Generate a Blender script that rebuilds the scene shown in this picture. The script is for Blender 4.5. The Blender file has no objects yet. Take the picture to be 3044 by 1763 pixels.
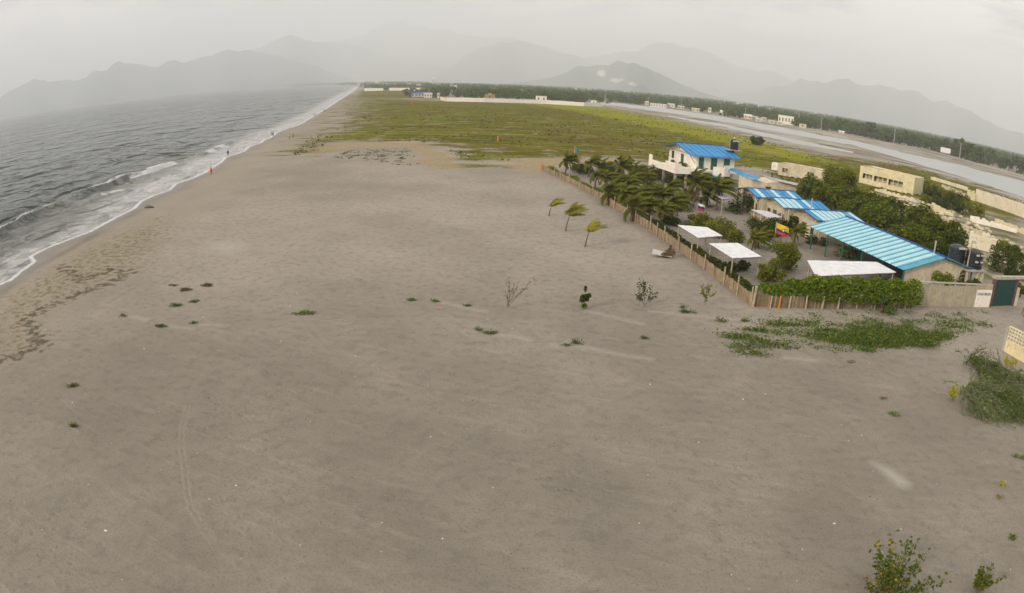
import bpy, math, random
import numpy as np
from mathutils import Vector, Matrix
D = bpy.data
SC = bpy.context.scene
COL = SC.collection
RD = math.radians

# ------------------------------------------------------------------ camera (wide fisheye on a drone, 17 m up)
W_ = 2520.0
FOC = 1940 * W_ / 3044
CXP, CYP = 1260.0, 881 * W_ / 3044
PIT, ROL, HC = RD(18.825), RD(2.1666), 17.0
_f = np.array([0, math.cos(PIT), -math.sin(PIT)])
_r = np.array([1.0, 0, 0])
_u = np.cross(_r, _f)
CR = math.cos(ROL) * _r + math.sin(ROL) * _u
CU = -math.sin(ROL) * _r + math.cos(ROL) * _u
cam = D.cameras.new("camera")
co = D.objects.new("camera", cam)
COL.objects.link(co)
cam.type = 'PANO'
try:
    cam.panorama_type = 'FISHEYE_EQUISOLID'
    cam.fisheye_lens = 36 * FOC / W_
    cam.fisheye_fov = RD(180)
except Exception:
    cam.cycles.panorama_type = 'FISHEYE_EQUISOLID'
    cam.cycles.fisheye_lens = 36 * FOC / W_
    cam.cycles.fisheye_fov = RD(180)
cam.sensor_width = 36
cam.sensor_fit = 'HORIZONTAL'
cam.clip_start, cam.clip_end = 0.1, 80000
m3 = Matrix((CR, CU, -_f)).transposed()
co.matrix_world = Matrix.Translation((0, 0, HC)) @ m3.to_4x4()
SC.camera = co

# ------------------------------------------------------------------ light
SUN_EL, SUN_AZ = RD(25), RD(-128)          # azimuth measured from +Y towards +X
SC.view_settings.view_transform = 'Standard'
SC.view_settings.look = 'None'
SC.view_settings.exposure = 0.72
SC.view_settings.gamma = 1.0
world = D.worlds.new("World")
SC.world = world
world.use_nodes = True
SC.cycles.max_bounces = 6
SC.cycles.transparent_max_bounces = 12
SC.cycles.volume_bounces = 2
sl = D.lights.new("sun", 'SUN')
sl.energy, sl.angle, sl.color = 3.0, RD(10), (1.0, .855, .695)
so = D.objects.new("sun", sl)
COL.objects.link(so)
sd_ = Vector((math.sin(SUN_AZ) * math.cos(SUN_EL), math.cos(SUN_AZ) * math.cos(SUN_EL), math.sin(SUN_EL)))
so.rotation_euler = (-sd_).to_track_quat('-Z', 'Y').to_euler()


class NT:
    def __init__(s, tree):
        s.t = tree; s.t.nodes.clear()
    def n(s, typ, **kw):
        nd = s.t.nodes.new(typ)
        for k, v in kw.items():
            if k in ('inp',):
                for a, b in v.items():
                    if isinstance(b, bpy.types.NodeSocket): s.t.links.new(b, nd.inputs[a])
                    else: nd.inputs[a].default_value = b
            else: setattr(nd, k, v)
        return nd
    def math(s, op, a, b=0.0, c=None, clamp=False):
        d = {0: a, 1: b}
        if c is not None: d[2] = c
        return s.n('ShaderNodeMath', operation=op, use_clamp=clamp, inp=d).outputs[0]
    def mix(s, f, a, b, blend='MIX'):
        a = tuple(a) + (1,) if isinstance(a, (tuple, list)) and len(a) == 3 else a
        b = tuple(b) + (1,) if isinstance(b, (tuple, list)) and len(b) == 3 else b
        return s.n('ShaderNodeMix', data_type='RGBA', blend_type=blend, inp={0: f, 6: a, 7: b}).outputs[2]
    def noise(s, vec, scale, detail=4, rough=.55, dist=0.0):
        return s.n('ShaderNodeTexNoise', inp={'Vector': vec, 'Scale': scale, 'Detail': detail, 'Roughness': rough, 'Distortion': dist}).outputs[0]
    def step(s, v, lo, hi):
        return s.n('ShaderNodeMapRange', interpolation_type='SMOOTHSTEP', inp={0: v, 1: lo, 2: hi, 3: 0.0, 4: 1.0}).outputs[0]
    def attr(s, name):
        return s.n('ShaderNodeAttribute', attribute_name=name).outputs['Fac']
    def scalevec(s, vec, v):
        return s.n('ShaderNodeVectorMath', operation='MULTIPLY', inp={0: vec, 1: v}).outputs[0]


wn = NT(world.node_tree)
sky = wn.n('ShaderNodeTexSky', sky_type='NISHITA', sun_disc=False, sun_elevation=SUN_EL, sun_rotation=SUN_AZ % (2 * math.pi))
sky.air_density, sky.dust_density, sky.ozone_density = 1.0, 3.0, 1.0
tc = wn.n('ShaderNodeTexCoord').outputs['Generated']
cv = wn.scalevec(tc, (1.0, 1.0, 3.6))
c1 = wn.noise(cv, 2.1, 6, .55, .5)
c2 = wn.noise(wn.scalevec(tc, (1.6, 1.6, 11.0)), 2.3, 5, .6, .8)
cl = wn.step(wn.math('ADD', wn.math('MULTIPLY', c1, .6), wn.math('MULTIPLY', c2, .4)), .45, .56)
sepd = wn.n('ShaderNodeSeparateXYZ', inp={0: tc})
xr = wn.step(sepd.outputs[0], -.6, .75)
base = wn.mix(xr, (10.8, 9.6, 8.4), (9.7, 8.7, 8.3))
dark = wn.mix(xr, (5.0, 4.7, 4.6), (1.7, 1.25, 1.7))
cloud = wn.mix(cl, base, dark)
blu = wn.step(wn.math('ADD', sepd.outputs[0], wn.math('ADD', sepd.outputs[2], wn.math('MULTIPLY', c1, .5))), 1.18, 1.32)
cloud = wn.mix(wn.math('MULTIPLY', blu, .6), cloud, (6.2, 8.2, 9.0))
fin = wn.mix(.92, sky.outputs[0], cloud)
bg = wn.n('ShaderNodeBackground', inp={0: fin, 1: 0.1})
wo = wn.n('ShaderNodeOutputWorld', inp={0: bg.outputs[0]})

# ------------------------------------------------------------------ survey helpers: sight lines of the camera to points on the ground
def ray(px, py):
    x = px - CXP; y = -(py - CYP); r = math.hypot(x, y); th = 2 * math.asin(r / (2 * FOC)); s = math.sin(th) / max(r, 1e-9)
    return x * s * CR + y * s * CU + math.cos(th) * _f
def at(px, py, z=0.0):
    d = ray(px, py); t = (z - HC) / d[2]
    return Vector((d[0] * t, d[1] * t, z))
def proj_np(P):
    d = P - np.array([0, 0, HC]); d = d / np.linalg.norm(d, axis=1)[:, None]
    x, y, z = d @ CR, d @ CU, d @ _f
    th = np.arccos(np.clip(z, -1, 1)); r = 2 * FOC * np.sin(th / 2); h = np.hypot(x, y) + 1e-9
    return CXP + x / h * r, CYP - y / h * r
def cv5(x, y): return (x / 2.607 * .82786, (300 + y / 2.607) * .82786)
def cv1(x, y): return ((560 + x / 5.615) * .82786, (380 + y / 5.615) * .82786)
def cz4(x, y): return ((1840 + x / 4.2) * .82786, (260 + y / 4.2) * .82786)
def cz5(x, y): return ((2440 + x / 4.172) * .82786, (330 + y / 4.172) * .82786)
def c3b(x, y): return ((2250 + x / 3.174) * .82786, (480 + y / 3.174) * .82786)
def Z6(x, y): return ((1900 + x / 6.0825) * .82786, (400 + y / 6.0825) * .82786)
def Z7(x, y): return ((2140 + x / 5.615) * .82786, (520 + y / 5.615) * .82786)
def Z4(x, y): return ((2400 + x / 4.5) * .82786, (620 + y / 4.5) * .82786)
def Zs(x, y): return ((2700 + x / 6.0843) * .82786, (700 + y / 6.0843) * .82786)
def Zt(x, y): return ((2000 + x / 4.2) * .82786, (650 + y / 4.2) * .82786)
def Zf(x, y): return ((1040 + x / 6.3) * .82786, (230 + y / 6.3) * .82786)
def Zg(x, y): return ((1440 + x / 6.3) * .82786, (230 + y / 6.3) * .82786)

# ------------------------------------------------------------------ polygons and distances
def inside(P, poly):
    x, y = P[:, 0], P[:, 1]; c = np.zeros(len(P), bool); n = len(poly)
    for i in range(n):
        x1, y1 = poly[i]; x2, y2 = poly[(i + 1) % n]
        if y1 == y2: continue
        k = ((y1 > y) != (y2 > y)) & (x < (x2 - x1) * (y - y1) / (y2 - y1) + x1)
        c ^= k
    return c
def dist_line(P, pts, closed=False):
    d = np.full(len(P), 1e18); n = len(pts)
    for i in range(n if closed else n - 1):
        a = np.array(pts[i], float); b = np.array(pts[(i + 1) % n], float); ab = b - a
        t = np.clip(((P - a) @ ab) / max(ab @ ab, 1e-9), 0, 1)
        q = P - a - t[:, None] * ab
        d = np.minimum(d, (q ** 2).sum(1))
    return np.sqrt(d)
def sdpoly(P, poly):
    d = dist_line(P, poly, True)
    return np.where(inside(P, poly), d, -d)

SEA = -0.6
_sh = [cv5(*p) for p in [(0, 1430), (100, 1390), (180, 1320), (295, 1240), (262, 1200), (380, 1140), (480, 1100), (720, 1010), (920, 900), (1060, 830), (1110, 775), (1200, 735), (1330, 690), (1380, 640), (1500, 600), (1600, 555)]]
_sh += [cv1(*p) for p in [(580, 570), (650, 490), (950, 390), (1040, 310), (1240, 250), (1300, 190), (1400, 160), (1500, 70), (1700, 0)]]
_sh += [(740, 306), (770, 288), (800, 270), (830, 250), (855, 234), (872, 223)]
SHORE = [(-30, -4000), (-40, -60), (-50, 20)] + [tuple(at(x, y, SEA)[:2]) for x, y in _sh] + [(-480, 1900), (-640, 2600), (-1300, 4200), (-3200, 6800), (-6500, 9800), (-14000, 12500), (-26000, 12800)]
SEAPOLY = SHORE + [(-60000, 12800), (-60000, -4000)]
def shore_sd(P):            # positive inland
    d = dist_line(P, SHORE); return np.where(inside(P, SEAPOLY), -d, d)
def sstep(x, a, b):
    t = np.clip((x - a) / (b - a), 0, 1); return t * t * (3 - 2 * t)
_rs = np.random.RandomState(5)
_wv = [(_rs.uniform(0, 2 * math.pi), 2 * math.pi / l, _rs.uniform(0, 6.3), l) for l in (3.1, 4.3, 5.5, 7, 9, 12, 16, 22, 30) for _ in range(3)]
def bumps(P):
    z = np.zeros(len(P))
    for a, k, ph, l in _wv:
        z += .0035 * l ** .8 * np.sin(k * (P[:, 0] * math.cos(a) + P[:, 1] * math.sin(a)) + ph + .8 * np.sin(.31 * k * (P[:, 1] - P[:, 0]) + ph))
    return z
def ground_z(P):
    P = np.asarray(P, float).reshape(-1, 2)
    s = shore_sd(P)
    z = np.where(s < 0, np.maximum(-4, SEA + .10 * s), SEA + .6 * sstep(s, -3, 9) - .6 * sstep(-3 + 0 * s, -3, 9))
    r = np.hypot(P[:, 0], P[:, 1])
    return z + bumps(P) * sstep(s, 0, 6) * (1 - sstep(r, 90, 160)) * np.where((P[:, 0] > 19) & (P[:, 1] > 50), 0, 1)
def gat(px, py):
    p = at(px, py, 0)
    for _ in range(6):
        z = float(ground_z([(p.x, p.y)])[0]); p = at(px, py, z)
    return p

# ------------------------------------------------------------------ mesh helpers
class MB:
    def __init__(s): s.v = []; s.f = []; s.m = []
    def add(s, vs, fs, mi=0):
        o = len(s.v); s.v += [tuple(v) for v in vs]; s.f += [tuple(i + o for i in f) for f in fs]; s.m += [mi] * len(fs); return s
    def box(s, x0, x1, y0, y1, z0, z1, mi=0, rz=0, piv=None):
        vs = [(x, y, z) for z in (z0, z1) for x, y in ((x0, y0), (x1, y0), (x1, y1), (x0, y1))]
        if rz:
            px, py = piv or ((x0 + x1) / 2, (y0 + y1) / 2); c, sn = math.cos(rz), math.sin(rz)
            vs = [(px + (x - px) * c - (y - py) * sn, py + (x - px) * sn + (y - py) * c, z) for x, y, z in vs]
        return s.add(vs, [(3, 2, 1, 0), (4, 5, 6, 7), (0, 1, 5, 4), (1, 2, 6, 5), (2, 3, 7, 6), (3, 0, 4, 7)], mi)
    def tube(s, pts, rad, n=6, mi=0, cap=True):
        pts = [Vector(p) for p in pts]
        if not isinstance(rad, (list, tuple)): rad = [rad] * len(pts)
        o = len(s.v)
        for i, p in enumerate(pts):
            d = (pts[min(i + 1, len(pts) - 1)] - pts[max(i - 1, 0)]).normalized()
            a = d.cross(Vector((0, 0, 1)) if abs(d.z) < .9 else Vector((1, 0, 0))).normalized(); b = d.cross(a)
            for k in range(n):
                t = 2 * math.pi * k / n
                s.v.append(tuple(p + a * math.cos(t) * rad[i] + b * math.sin(t) * rad[i]))
        for i in range(len(pts) - 1):
            for k in range(n):
                k2 = (k + 1) % n
                s.f.append((o + i * n + k, o + i * n + k2, o + (i + 1) * n + k2, o + (i + 1) * n + k)); s.m.append(mi)
        if cap:
            s.f.append(tuple(o + k for k in reversed(range(n)))); s.m.append(mi)
            q = o + (len(pts) - 1) * n; s.f.append(tuple(q + k for k in range(n))); s.m.append(mi)
        return s
    def prism(s, poly, h0, h1, mi=0):        # poly in xy, extruded in z
        n = len(poly)
        vs = [(x, y, h0) for x, y in poly] + [(x, y, h1) for x, y in poly]
        fs = [tuple(reversed(range(n))), tuple(range(n, 2 * n))] + [(i, (i + 1) % n, n + (i + 1) % n, n + i) for i in range(n)]
        return s.add(vs, fs, mi)
    def slab(s, q, th, mi=0):                # four corners (any height), thickness downwards
        vs = [tuple(p) for p in q] + [(p[0], p[1], p[2] - th) for p in q]; n = len(q)
        fs = [tuple(range(n)), tuple(reversed(range(n, 2 * n)))] + [(i, n + i, n + (i + 1) % n, (i + 1) % n) for i in range(n)]
        return s.add(vs, fs, mi)
    def gable(s, x0, x1, yw, z0, ze, zr, mi=0):      # solid pentagon wall between x0 and x1
        pr = [(-yw, z0), (yw, z0), (yw, ze), (0, zr), (-yw, ze)]
        vs = [(x0, y, z) for y, z in pr] + [(x1, y, z) for y, z in pr]
        fs = [(4, 3, 2, 1, 0), (5, 6, 7, 8, 9)] + [(i, (i + 1) % 5, 5 + (i + 1) % 5, 5 + i) for i in range(5)]
        return s.add(vs, fs, mi)
    def build(s, name, mats, parent=None, smooth=False):
        me = D.meshes.new(name); me.from_pydata(s.v, [], s.f)
        for m in (mats if isinstance(mats, (list, tuple)) else [mats]): me.materials.append(m)
        if max(s.m, default=0) > 0: me.polygons.foreach_set('material_index', s.m)
        if smooth: me.polygons.foreach_set('use_smooth', [True] * len(me.polygons))
        me.update(); return link(me, name, parent)
def link(me, name, parent=None):
    o = D.objects.new(name, me); COL.objects.link(o)
    if parent is not None: o.parent = parent
    return o
def npmesh(name, V, F, mats, parent=None, attrs=None, smooth=False):
    me = D.meshes.new(name); V = np.asarray(V, np.float32); F = np.asarray(F, np.int32); k = F.shape[1]
    me.vertices.add(len(V)); me.vertices.foreach_set('co', V.ravel())
    me.loops.add(F.size); me.loops.foreach_set('vertex_index', F.ravel())
    me.polygons.add(len(F)); me.polygons.foreach_set('loop_start', np.arange(0, F.size, k, dtype=np.int32))
    if smooth: me.polygons.foreach_set('use_smooth', np.ones(len(F), bool))
    for m in (mats if isinstance(mats, (list, tuple)) else [mats]): me.materials.append(m)
    for a, val in (attrs or {}).items():
        at_ = me.attributes.new(a, 'FLOAT', 'POINT'); at_.data.foreach_set('value', np.asarray(val, np.float32))
    me.update(calc_edges=True); me.validate()
    return link(me, name, parent)
def tag(o, label, cat, group=None, kind=None):
    if label: o['label'] = label
    if cat: o['category'] = cat
    if group: o['group'] = group
    if kind: o['kind'] = kind
    return o
def thing(name, label, cat, loc=(0, 0, 0), rz=0, group=None, scale=1.0):
    o = D.objects.new(name, None); COL.objects.link(o); o.empty_display_size = .3
    o.location = loc; o.rotation_euler = (0, 0, rz); o.scale = (scale,) * 3 if not isinstance(scale, tuple) else scale
    return tag(o, label, cat, group, 'thing')
def dup(root, loc, rz=0, label=None, group=None, scale=1.0):
    r = root.copy(); COL.objects.link(r); r.location = loc; r.rotation_euler = (0, 0, rz)
    r.scale = (scale,) * 3 if not isinstance(scale, tuple) else scale
    if label: r['label'] = label
    if group: r['group'] = group
    for ch in list(root.children):
        c = ch.copy(); COL.objects.link(c); c.parent = r
        for g in ch.children:
            d = g.copy(); COL.objects.link(d); d.parent = c
    return r

# ------------------------------------------------------------------ materials
def M(name, c1, c2=None, scale=2.0, rough=.85, bump=0.0, bscale=None, lo=.35, hi=.65, spec=.3, c3=None):
    m = D.materials.new(name); m.use_nodes = True; t = NT(m.node_tree)
    geo = t.n('ShaderNodeNewGeometry').outputs['Position']
    c2 = c2 or tuple(x * .8 for x in c1)
    n1 = t.step(t.noise(geo, scale, 5, .6), lo, hi)
    c = t.mix(n1, c1, c2)
    if c3: c = t.mix(t.step(t.noise(geo, scale * 3.7, 4, .6), .56, .68), c, c3)
    p = t.n('ShaderNodeBsdfPrincipled', inp={'Base Color': c, 'Roughness': rough, 'Specular IOR Level': spec})
    if bump:
        b = t.n('ShaderNodeBump', inp={'Strength': 1.0, 'Distance': bump, 'Height': t.noise(geo, bscale or scale * 4, 4, .6)})
        t.t.links.new(b.outputs[0], p.inputs['Normal'])
    t.n('ShaderNodeOutputMaterial', inp={0: p.outputs[0]})
    return m
def LEAF(name, a, b, c, trans=.25):
    m = D.materials.new(name); m.use_nodes = True; t = NT(m.node_tree)
    r = t.attr('rnd'); oi = t.n('ShaderNodeObjectInfo').outputs['Random']
    a, b, c = [tuple(x * 1.55 for x in q) for q in (a, b, c)]
    col = t.mix(t.step(r, .1, .75), a, b); col = t.mix(t.step(r, .86, .97), col, c)
    col = t.mix(t.math('MULTIPLY', oi, .35), col, tuple(x * .55 for x in a))
    d = t.n('ShaderNodeBsdfDiffuse', inp={0: col}); tr = t.n('ShaderNodeBsdfTranslucent', inp={0: col})
    mx = t.n('ShaderNodeMixShader', inp={0: trans, 1: d.outputs[0], 2: tr.outputs[0]})
    t.n('ShaderNodeOutputMaterial', inp={0: mx.outputs[0]})
    return m
mt = {}
mt['leaf'] = LEAF('leaf', (.042, .060, .006), (.090, .108, .010), (.17, .16, .018))
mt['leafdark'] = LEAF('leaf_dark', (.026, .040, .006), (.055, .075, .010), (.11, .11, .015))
mt['feather'] = LEAF('leaf_feathery', (.075, .090, .010), (.140, .150, .016), (.22, .20, .02), .35)
mt['vine'] = LEAF('leaf_vine', (.055, .090, .006), (.120, .175, .012), (.24, .26, .03), .3)
mt['palm'] = LEAF('leaf_palm', (.050, .058, .008), (.100, .106, .014), (.19, .15, .035), .2)
mt['palmy'] = LEAF('leaf_palm_yellow', (.12, .12, .02), (.20, .18, .028), (.30, .24, .05), .2)
mt['farleaf'] = LEAF('leaf_far', (.028, .050, .007), (.062, .092, .012), (.095, .11, .018), .1)
mt['creeper'] = LEAF('leaf_creeper', (.040, .068, .012), (.085, .120, .022), (.17, .18, .035), .2)
mt['grey'] = LEAF('leaf_greygreen', (.07, .105, .038), (.13, .165, .065), (.19, .20, .08), .3)
mt['yell'] = LEAF('leaf_yellow', (.20, .21, .02), (.34, .32, .03), (.45, .36, .04), .3)
mt['dry'] = LEAF('leaf_dry', (.12, .085, .045), (.20, .15, .08), (.28, .22, .12), .2)
mt['tuss'] = LEAF('leaf_meadow', (.050, .056, .008), (.090, .088, .014), (.12, .085, .025), .15)
mt['bark'] = M('bark', (.17, .13, .09), (.10, .08, .06), 6, .9, .02)
mt['wood'] = M('weathered_wood', (.34, .27, .18), (.24, .18, .12), 5, .85, .01)
mt['post'] = M('fence_post_wood', (.46, .38, .26), (.33, .26, .17), 4, .85, .01)
mt['orange'] = M('orange_paint', (.75, .24, .03), (.6, .2, .04), 5, .6)
mt['cream'] = M('cream_plaster', (.66, .58, .42), (.52, .45, .32), 1.1, .9, .01, c3=(.42, .37, .28))
mt['white'] = M('white_plaster', (.84, .80, .71), (.76, .71, .61), .9, .85, .006, c3=(.60, .56, .48))
mt['creamwall'] = M('cream_wall', (.72, .66, .52), (.62, .56, .42), .25, .9, .01, c3=(.50, .46, .34))
mt['ruin'] = M('ruin_plaster', (.62, .56, .40), (.46, .41, .29), .8, .92, .03, c3=(.33, .30, .22))
mt['ruinyellow'] = M('ruin_yellow_plaster', (.72, .64, .40), (.60, .54, .34), .6, .92, .01, c3=(.50, .44, .30))
mt['concrete'] = M('concrete', (.42, .37, .27), (.33, .29, .21), 1.2, .92, .01, c3=(.26, .24, .17))
mt['conctop'] = M('concrete_top', (.44, .42, .36), (.34, .32, .26), 1.5, .92, .01)
mt['tarp'] = M('white_tarp', (.78, .77, .78), (.66, .65, .67), 1.6, .6, .004)
mt['tarpgrey'] = M('grey_tarp', (.58, .58, .63), (.50, .50, .55), 1.5, .7, .004)
mt['blue'] = M('blue_roof_sheet', (.008, .27, .56), (.012, .20, .46), .6, .35, .003, spec=.5)
mt['bluedk'] = M('dark_blue_trim', (.006, .07, .30), (.01, .05, .22), 1, .5)
mt['bluelt'] = M('pale_blue_translucent_sheet', (.42, .67, .71), (.34, .60, .66), .8, .4, .003, spec=.5)
mt['bluemid'] = M('turquoise_sheet', (.07, .34, .46), (.05, .28, .40), .8, .4, .003, spec=.5)
mt['dark'] = M('dark_opening', (.020, .022, .022), (.03, .03, .03), 2, .6)
mt['green'] = M('green_door_paint', (.015, .10, .08), (.02, .13, .10), 3, .5)
mt['gate'] = M('dark_green_gate', (.008, .045, .038), (.012, .06, .05), 3, .5)
mt['gateframe'] = M('gate_frame_rust', (.16, .08, .08), (.10, .06, .06), 3, .7)
mt['tank'] = M('black_tank_plastic', (.010, .011, .014), (.015, .016, .02), 2, .35, spec=.5)
mt['tankgrey'] = M('tank_highlight_label', (.55, .52, .45), (.40, .38, .33), 3, .7)
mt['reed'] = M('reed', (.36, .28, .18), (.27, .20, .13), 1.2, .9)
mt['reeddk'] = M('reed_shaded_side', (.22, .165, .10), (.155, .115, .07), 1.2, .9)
mt['skin'] = M('skin', (.20, .11, .07), (.18, .10, .06), 4, .6)
mt['red'] = M('red_cloth', (.70, .04, .03), (.6, .03, .03), 4, .8)
mt['navy'] = M('navy_cloth', (.03, .035, .06), (.02, .025, .045), 4, .8)
mt['yellow'] = M('yellow_cloth', (.72, .55, .10), (.62, .46, .08), 4, .8)
mt['hair'] = M('hair', (.012, .010, .008), (.02, .015, .01), 4, .7)
mt['fred'] = M('flag_red', (.72, .05, .04), (.66, .04, .04), 2, .8)
mt['fblue'] = M('flag_blue', (.03, .06, .22), (.03, .05, .2), 2, .8)
mt['fwhite'] = M('flag_white', (.80, .80, .78), (.75, .75, .74), 2, .8)
mt['fyel'] = M('flag_yellow', (.85, .60, .01), (.80, .55, .01), 2, .8)
mt['fgreen'] = M('flag_green', (.04, .30, .25), (.04, .26, .22), 2, .8)
mt['thatch'] = M('thatch', (.33, .24, .15), (.26, .19, .12), 3, .95)
mt['tin'] = M('tin_roof', (.50, .50, .48), (.38, .37, .35), .8, .6)
mt['pole'] = M('pole_concrete', (.42, .40, .36), (.34, .32, .28), 1, .9)
mt['vehw'] = M('white_car_paint', (.75, .76, .77), (.7, .7, .72), 1, .3)
mt['glass'] = M('dark_glass', (.02, .025, .03), (.03, .035, .04), 1, .1)
mt['sign'] = M('sign_blue_lettering', (.10, .14, .26), (.14, .18, .30), 6, .8)
mt['rock'] = M('grey_debris', (.16, .14, .12), (.10, .09, .08), 4, .9)
mt['litter'] = M('white_litter', (.75, .74, .72), (.6, .6, .58), 6, .7)

# ------------------------------------------------------------------ ground sheet (sand, meadow, mud flats) out to the horizon
az = np.radians(np.concatenate([np.arange(-180, -62, 4.0), np.arange(-62, 62, .17), np.arange(62, 180, 4.0)]))
rr = [3.0]
while rr[-1] < 19500:
    r0 = rr[-1]; rr.append(r0 * (1.008 if r0 < 260 else 1.014 if r0 < 1200 else 1.03))
rr = np.array(rr)
A, R = np.meshgrid(az, rr); na, nr = len(az), len(rr)
P = np.stack([R.ravel() * np.sin(A.ravel()), R.ravel() * np.cos(A.ravel())], 1)
idx = np.arange(nr * na).reshape(nr, na)
F = np.stack([idx[:-1, :], np.roll(idx, -1, 1)[:-1, :], np.roll(idx, -1, 1)[1:, :], idx[1:, :]], -1).reshape(-1, 4)
Rf = R.ravel()
S_ = shore_sd(P)
GZ = ground_z(P)
def wp(pts, z=0): return [tuple(at(x, y, z)[:2]) for x, y in pts]
meadow = wp([(868, 232), (866, 246), (856, 265), (846, 290), (838, 315), (780, 332), (745, 357), (714, 383), (790, 377), (800, 351), (860, 348), (1018, 349), (1105, 362), (1123, 410), (1200, 412), (1271, 410), (1244, 390), (1336, 389), (1500, 391), (1640, 402), (1850, 415), (1905, 440), (2060, 470), (2300, 500), (2519, 540),
    (2519, 497), (2357, 440), (2238, 408), (2147, 394), (2020, 380), (1898, 350), (1760, 313), (1641, 289), (1523, 267), (1481, 262), (1343, 255), (1192, 250.5), (1098, 248), (1000, 243)])
browns = [wp([(765, 377), (801, 351), (1018, 350), (1060, 362), (1110, 380), (1123, 413), (1047, 415), (1030, 398), (1014, 363), (853, 367)]),
          wp([(1235, 392), (1369, 389), (1514, 391), (1514, 402), (1343, 421), (1271, 416)])]
bright = wp([(1300, 256), (1343, 256), (1481, 263), (1523, 268), (1641, 290), (1760, 314), (1898, 351), (2000, 378), (2060, 400), (1960, 395), (1860, 372), (1700, 335), (1560, 305), (1420, 275)])
flats = wp([(1470, 252), (1523, 252), (1641, 263), (1760, 279), (1838, 294), (1957, 310), (2020, 318), (2109, 332), (2199, 353.5), (2298, 371), (2393, 397), (2519, 428), (2700, 500), (2700, 560),
            (2519, 497), (2357, 440), (2238, 408), (2147, 394), (2020, 380), (1898, 350), (1760, 313), (1641, 289), (1523, 267), (1481, 262)])
rubble = wp([(1900, 430), (2060, 445), (2300, 470), (2519, 520), (2519, 700), (2420, 690), (2300, 600), (2150, 500), (1960, 455)])
frontg = wp([(1880, 775), (1960, 768), (2250, 768), (2430, 768), (2440, 800), (2380, 830), (2300, 850), (2100, 870), (1990, 868), (1900, 850), (1800, 825), (1840, 800)])
compound = wp([(1340, 417), (1500, 405), (1640, 420), (1800, 440), (1960, 470), (2300, 640), (2400, 755), (1855, 755), (1700, 655)])
rs_ = np.maximum(Rf, 30)
att = {}
def soft(poly, w): return np.clip(.5 + sdpoly(P, poly) / (w * rs_), 0, 1)
att['grass'] = soft(meadow, .18)
att['brown'] = np.maximum(soft(browns[0], .07), soft(browns[1], .07))
att['bright'] = soft(bright, .12)
att['flats'] = soft(flats, .02)
att['rubble'] = soft(rubble, .04)
att['frontg'] = soft(frontg, .07)
att['far'] = sstep(Rf, 640, 900) * (1 - att['grass']) * sstep(S_, 20, 60)
meadow2 = wp([(884, 222), (1034, 221), (1100, 236), (1098, 243), (1000, 241), (872, 240)])
att['grass'] = np.maximum(att['grass'], soft(meadow2, .03)); att['far'] *= (1 - soft(meadow2, .02))
att['tan'] = sstep(S_, 2, 6) * (1 - sstep(S_, 10, 20))
att['wet'] = 1 - sstep(S_, .5, 4.5)
scarp = [tuple(at(*p, -.3)[:2]) for p in [cv5(*q) for q in [(-300, 1640), (60, 1440), (150, 1350), (330, 1250), (560, 1150), (640, 1100), (720, 1030), (820, 950), (1010, 890), (1060, 840), (1110, 790)]]]
att['scarp'] = np.exp(-(dist_line(P, scarp) / 1.0) ** 2)
wr1 = wp([(0, 888), (60, 868), (110, 850), (80, 815), (60, 790), (100, 762), (150, 740), (190, 722), (250, 705), (320, 672), (270, 665), (200, 690), (150, 655)])
wr2 = wp([cv5(*q) for q in [(1060, 1070), (1180, 1060), (1350, 990), (1200, 920), (1330, 870), (1420, 820), (1590, 680)]]) + wp([cv1(*q) for q in [(80, 1080), (280, 1010), (480, 930), (640, 780), (980, 680), (1300, 620)]]) + wp([(790, 372), (740, 395), (700, 408)][::-1])
att['wrack'] = np.maximum(np.exp(-(dist_line(P, wr1) / 1.7) ** 2), .6 * np.exp(-(dist_line(P, wr2) / 1.3) ** 2))
wrp = wp([(0, 888), (110, 850), (80, 790), (190, 722), (330, 668), (420, 560), (380, 540), (240, 600), (120, 665), (0, 735)])
att['wrackz'] = soft(wrp, .08)
trk = wp([(462, 1000), (447, 1055), (445, 1095), (452, 1150), (457, 1200), (465, 1240), (490, 1285), (520, 1325)])
att['track'] = np.exp(-((dist_line(P, trk) - .13) / .05) ** 2)
GZ = GZ - .02 * np.exp(-((dist_line(P, trk) - .13) / .06) ** 2)
ln = [[(680, 700), (720, 770), (770, 835), (850, 900)], [(700, 690), (745, 770), (800, 840), (900, 905)], [(940, 680), (955, 730), (985, 790), (1050, 850)], [(960, 915), (1060, 890), (1110, 868)], [(960, 680), (975, 735), (1010, 800), (1080, 862)],
      [(1380, 1075), (1560, 1105), (1760, 1130), (2050, 1125), (2300, 1090)], [(1400, 1095), (1570, 1125), (1780, 1150), (2060, 1145)], [(1050, 1345), (1180, 1318), (1300, 1302), (1430, 1300)], [(640, 560), (660, 640), (690, 720)], [(1540, 1010), (1800, 1035), (2100, 1020), (2300, 985)],
      [(1040, 860), (1150, 900), (1300, 940), (1500, 960)], [(900, 905), (1020, 960), (1160, 1010)], [(560, 640), (600, 720), (660, 800)], [(1500, 870), (1650, 905), (1800, 920)], [(0, 1230), (120, 1180), (260, 1150)], [(520, 1325), (560, 1370), (620, 1420)], [(462, 1000), (480, 950), (520, 900)]]
lnw = [wp(L) for L in ln]
att['lines'] = np.max([np.exp(-((dist_line(P, L) - .0) / (.06 + .0022 * Rf)) ** 2) * np.clip(1 - np.abs(2 * np.clip(((P - np.array(L[0])) @ (np.array(L[-1]) - np.array(L[0]))) / (np.array(L[-1]) - np.array(L[0])).dot(np.array(L[-1]) - np.array(L[0])), 0, 1) - 1) ** 6, 0, 1) for L in lnw], 0)
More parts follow.
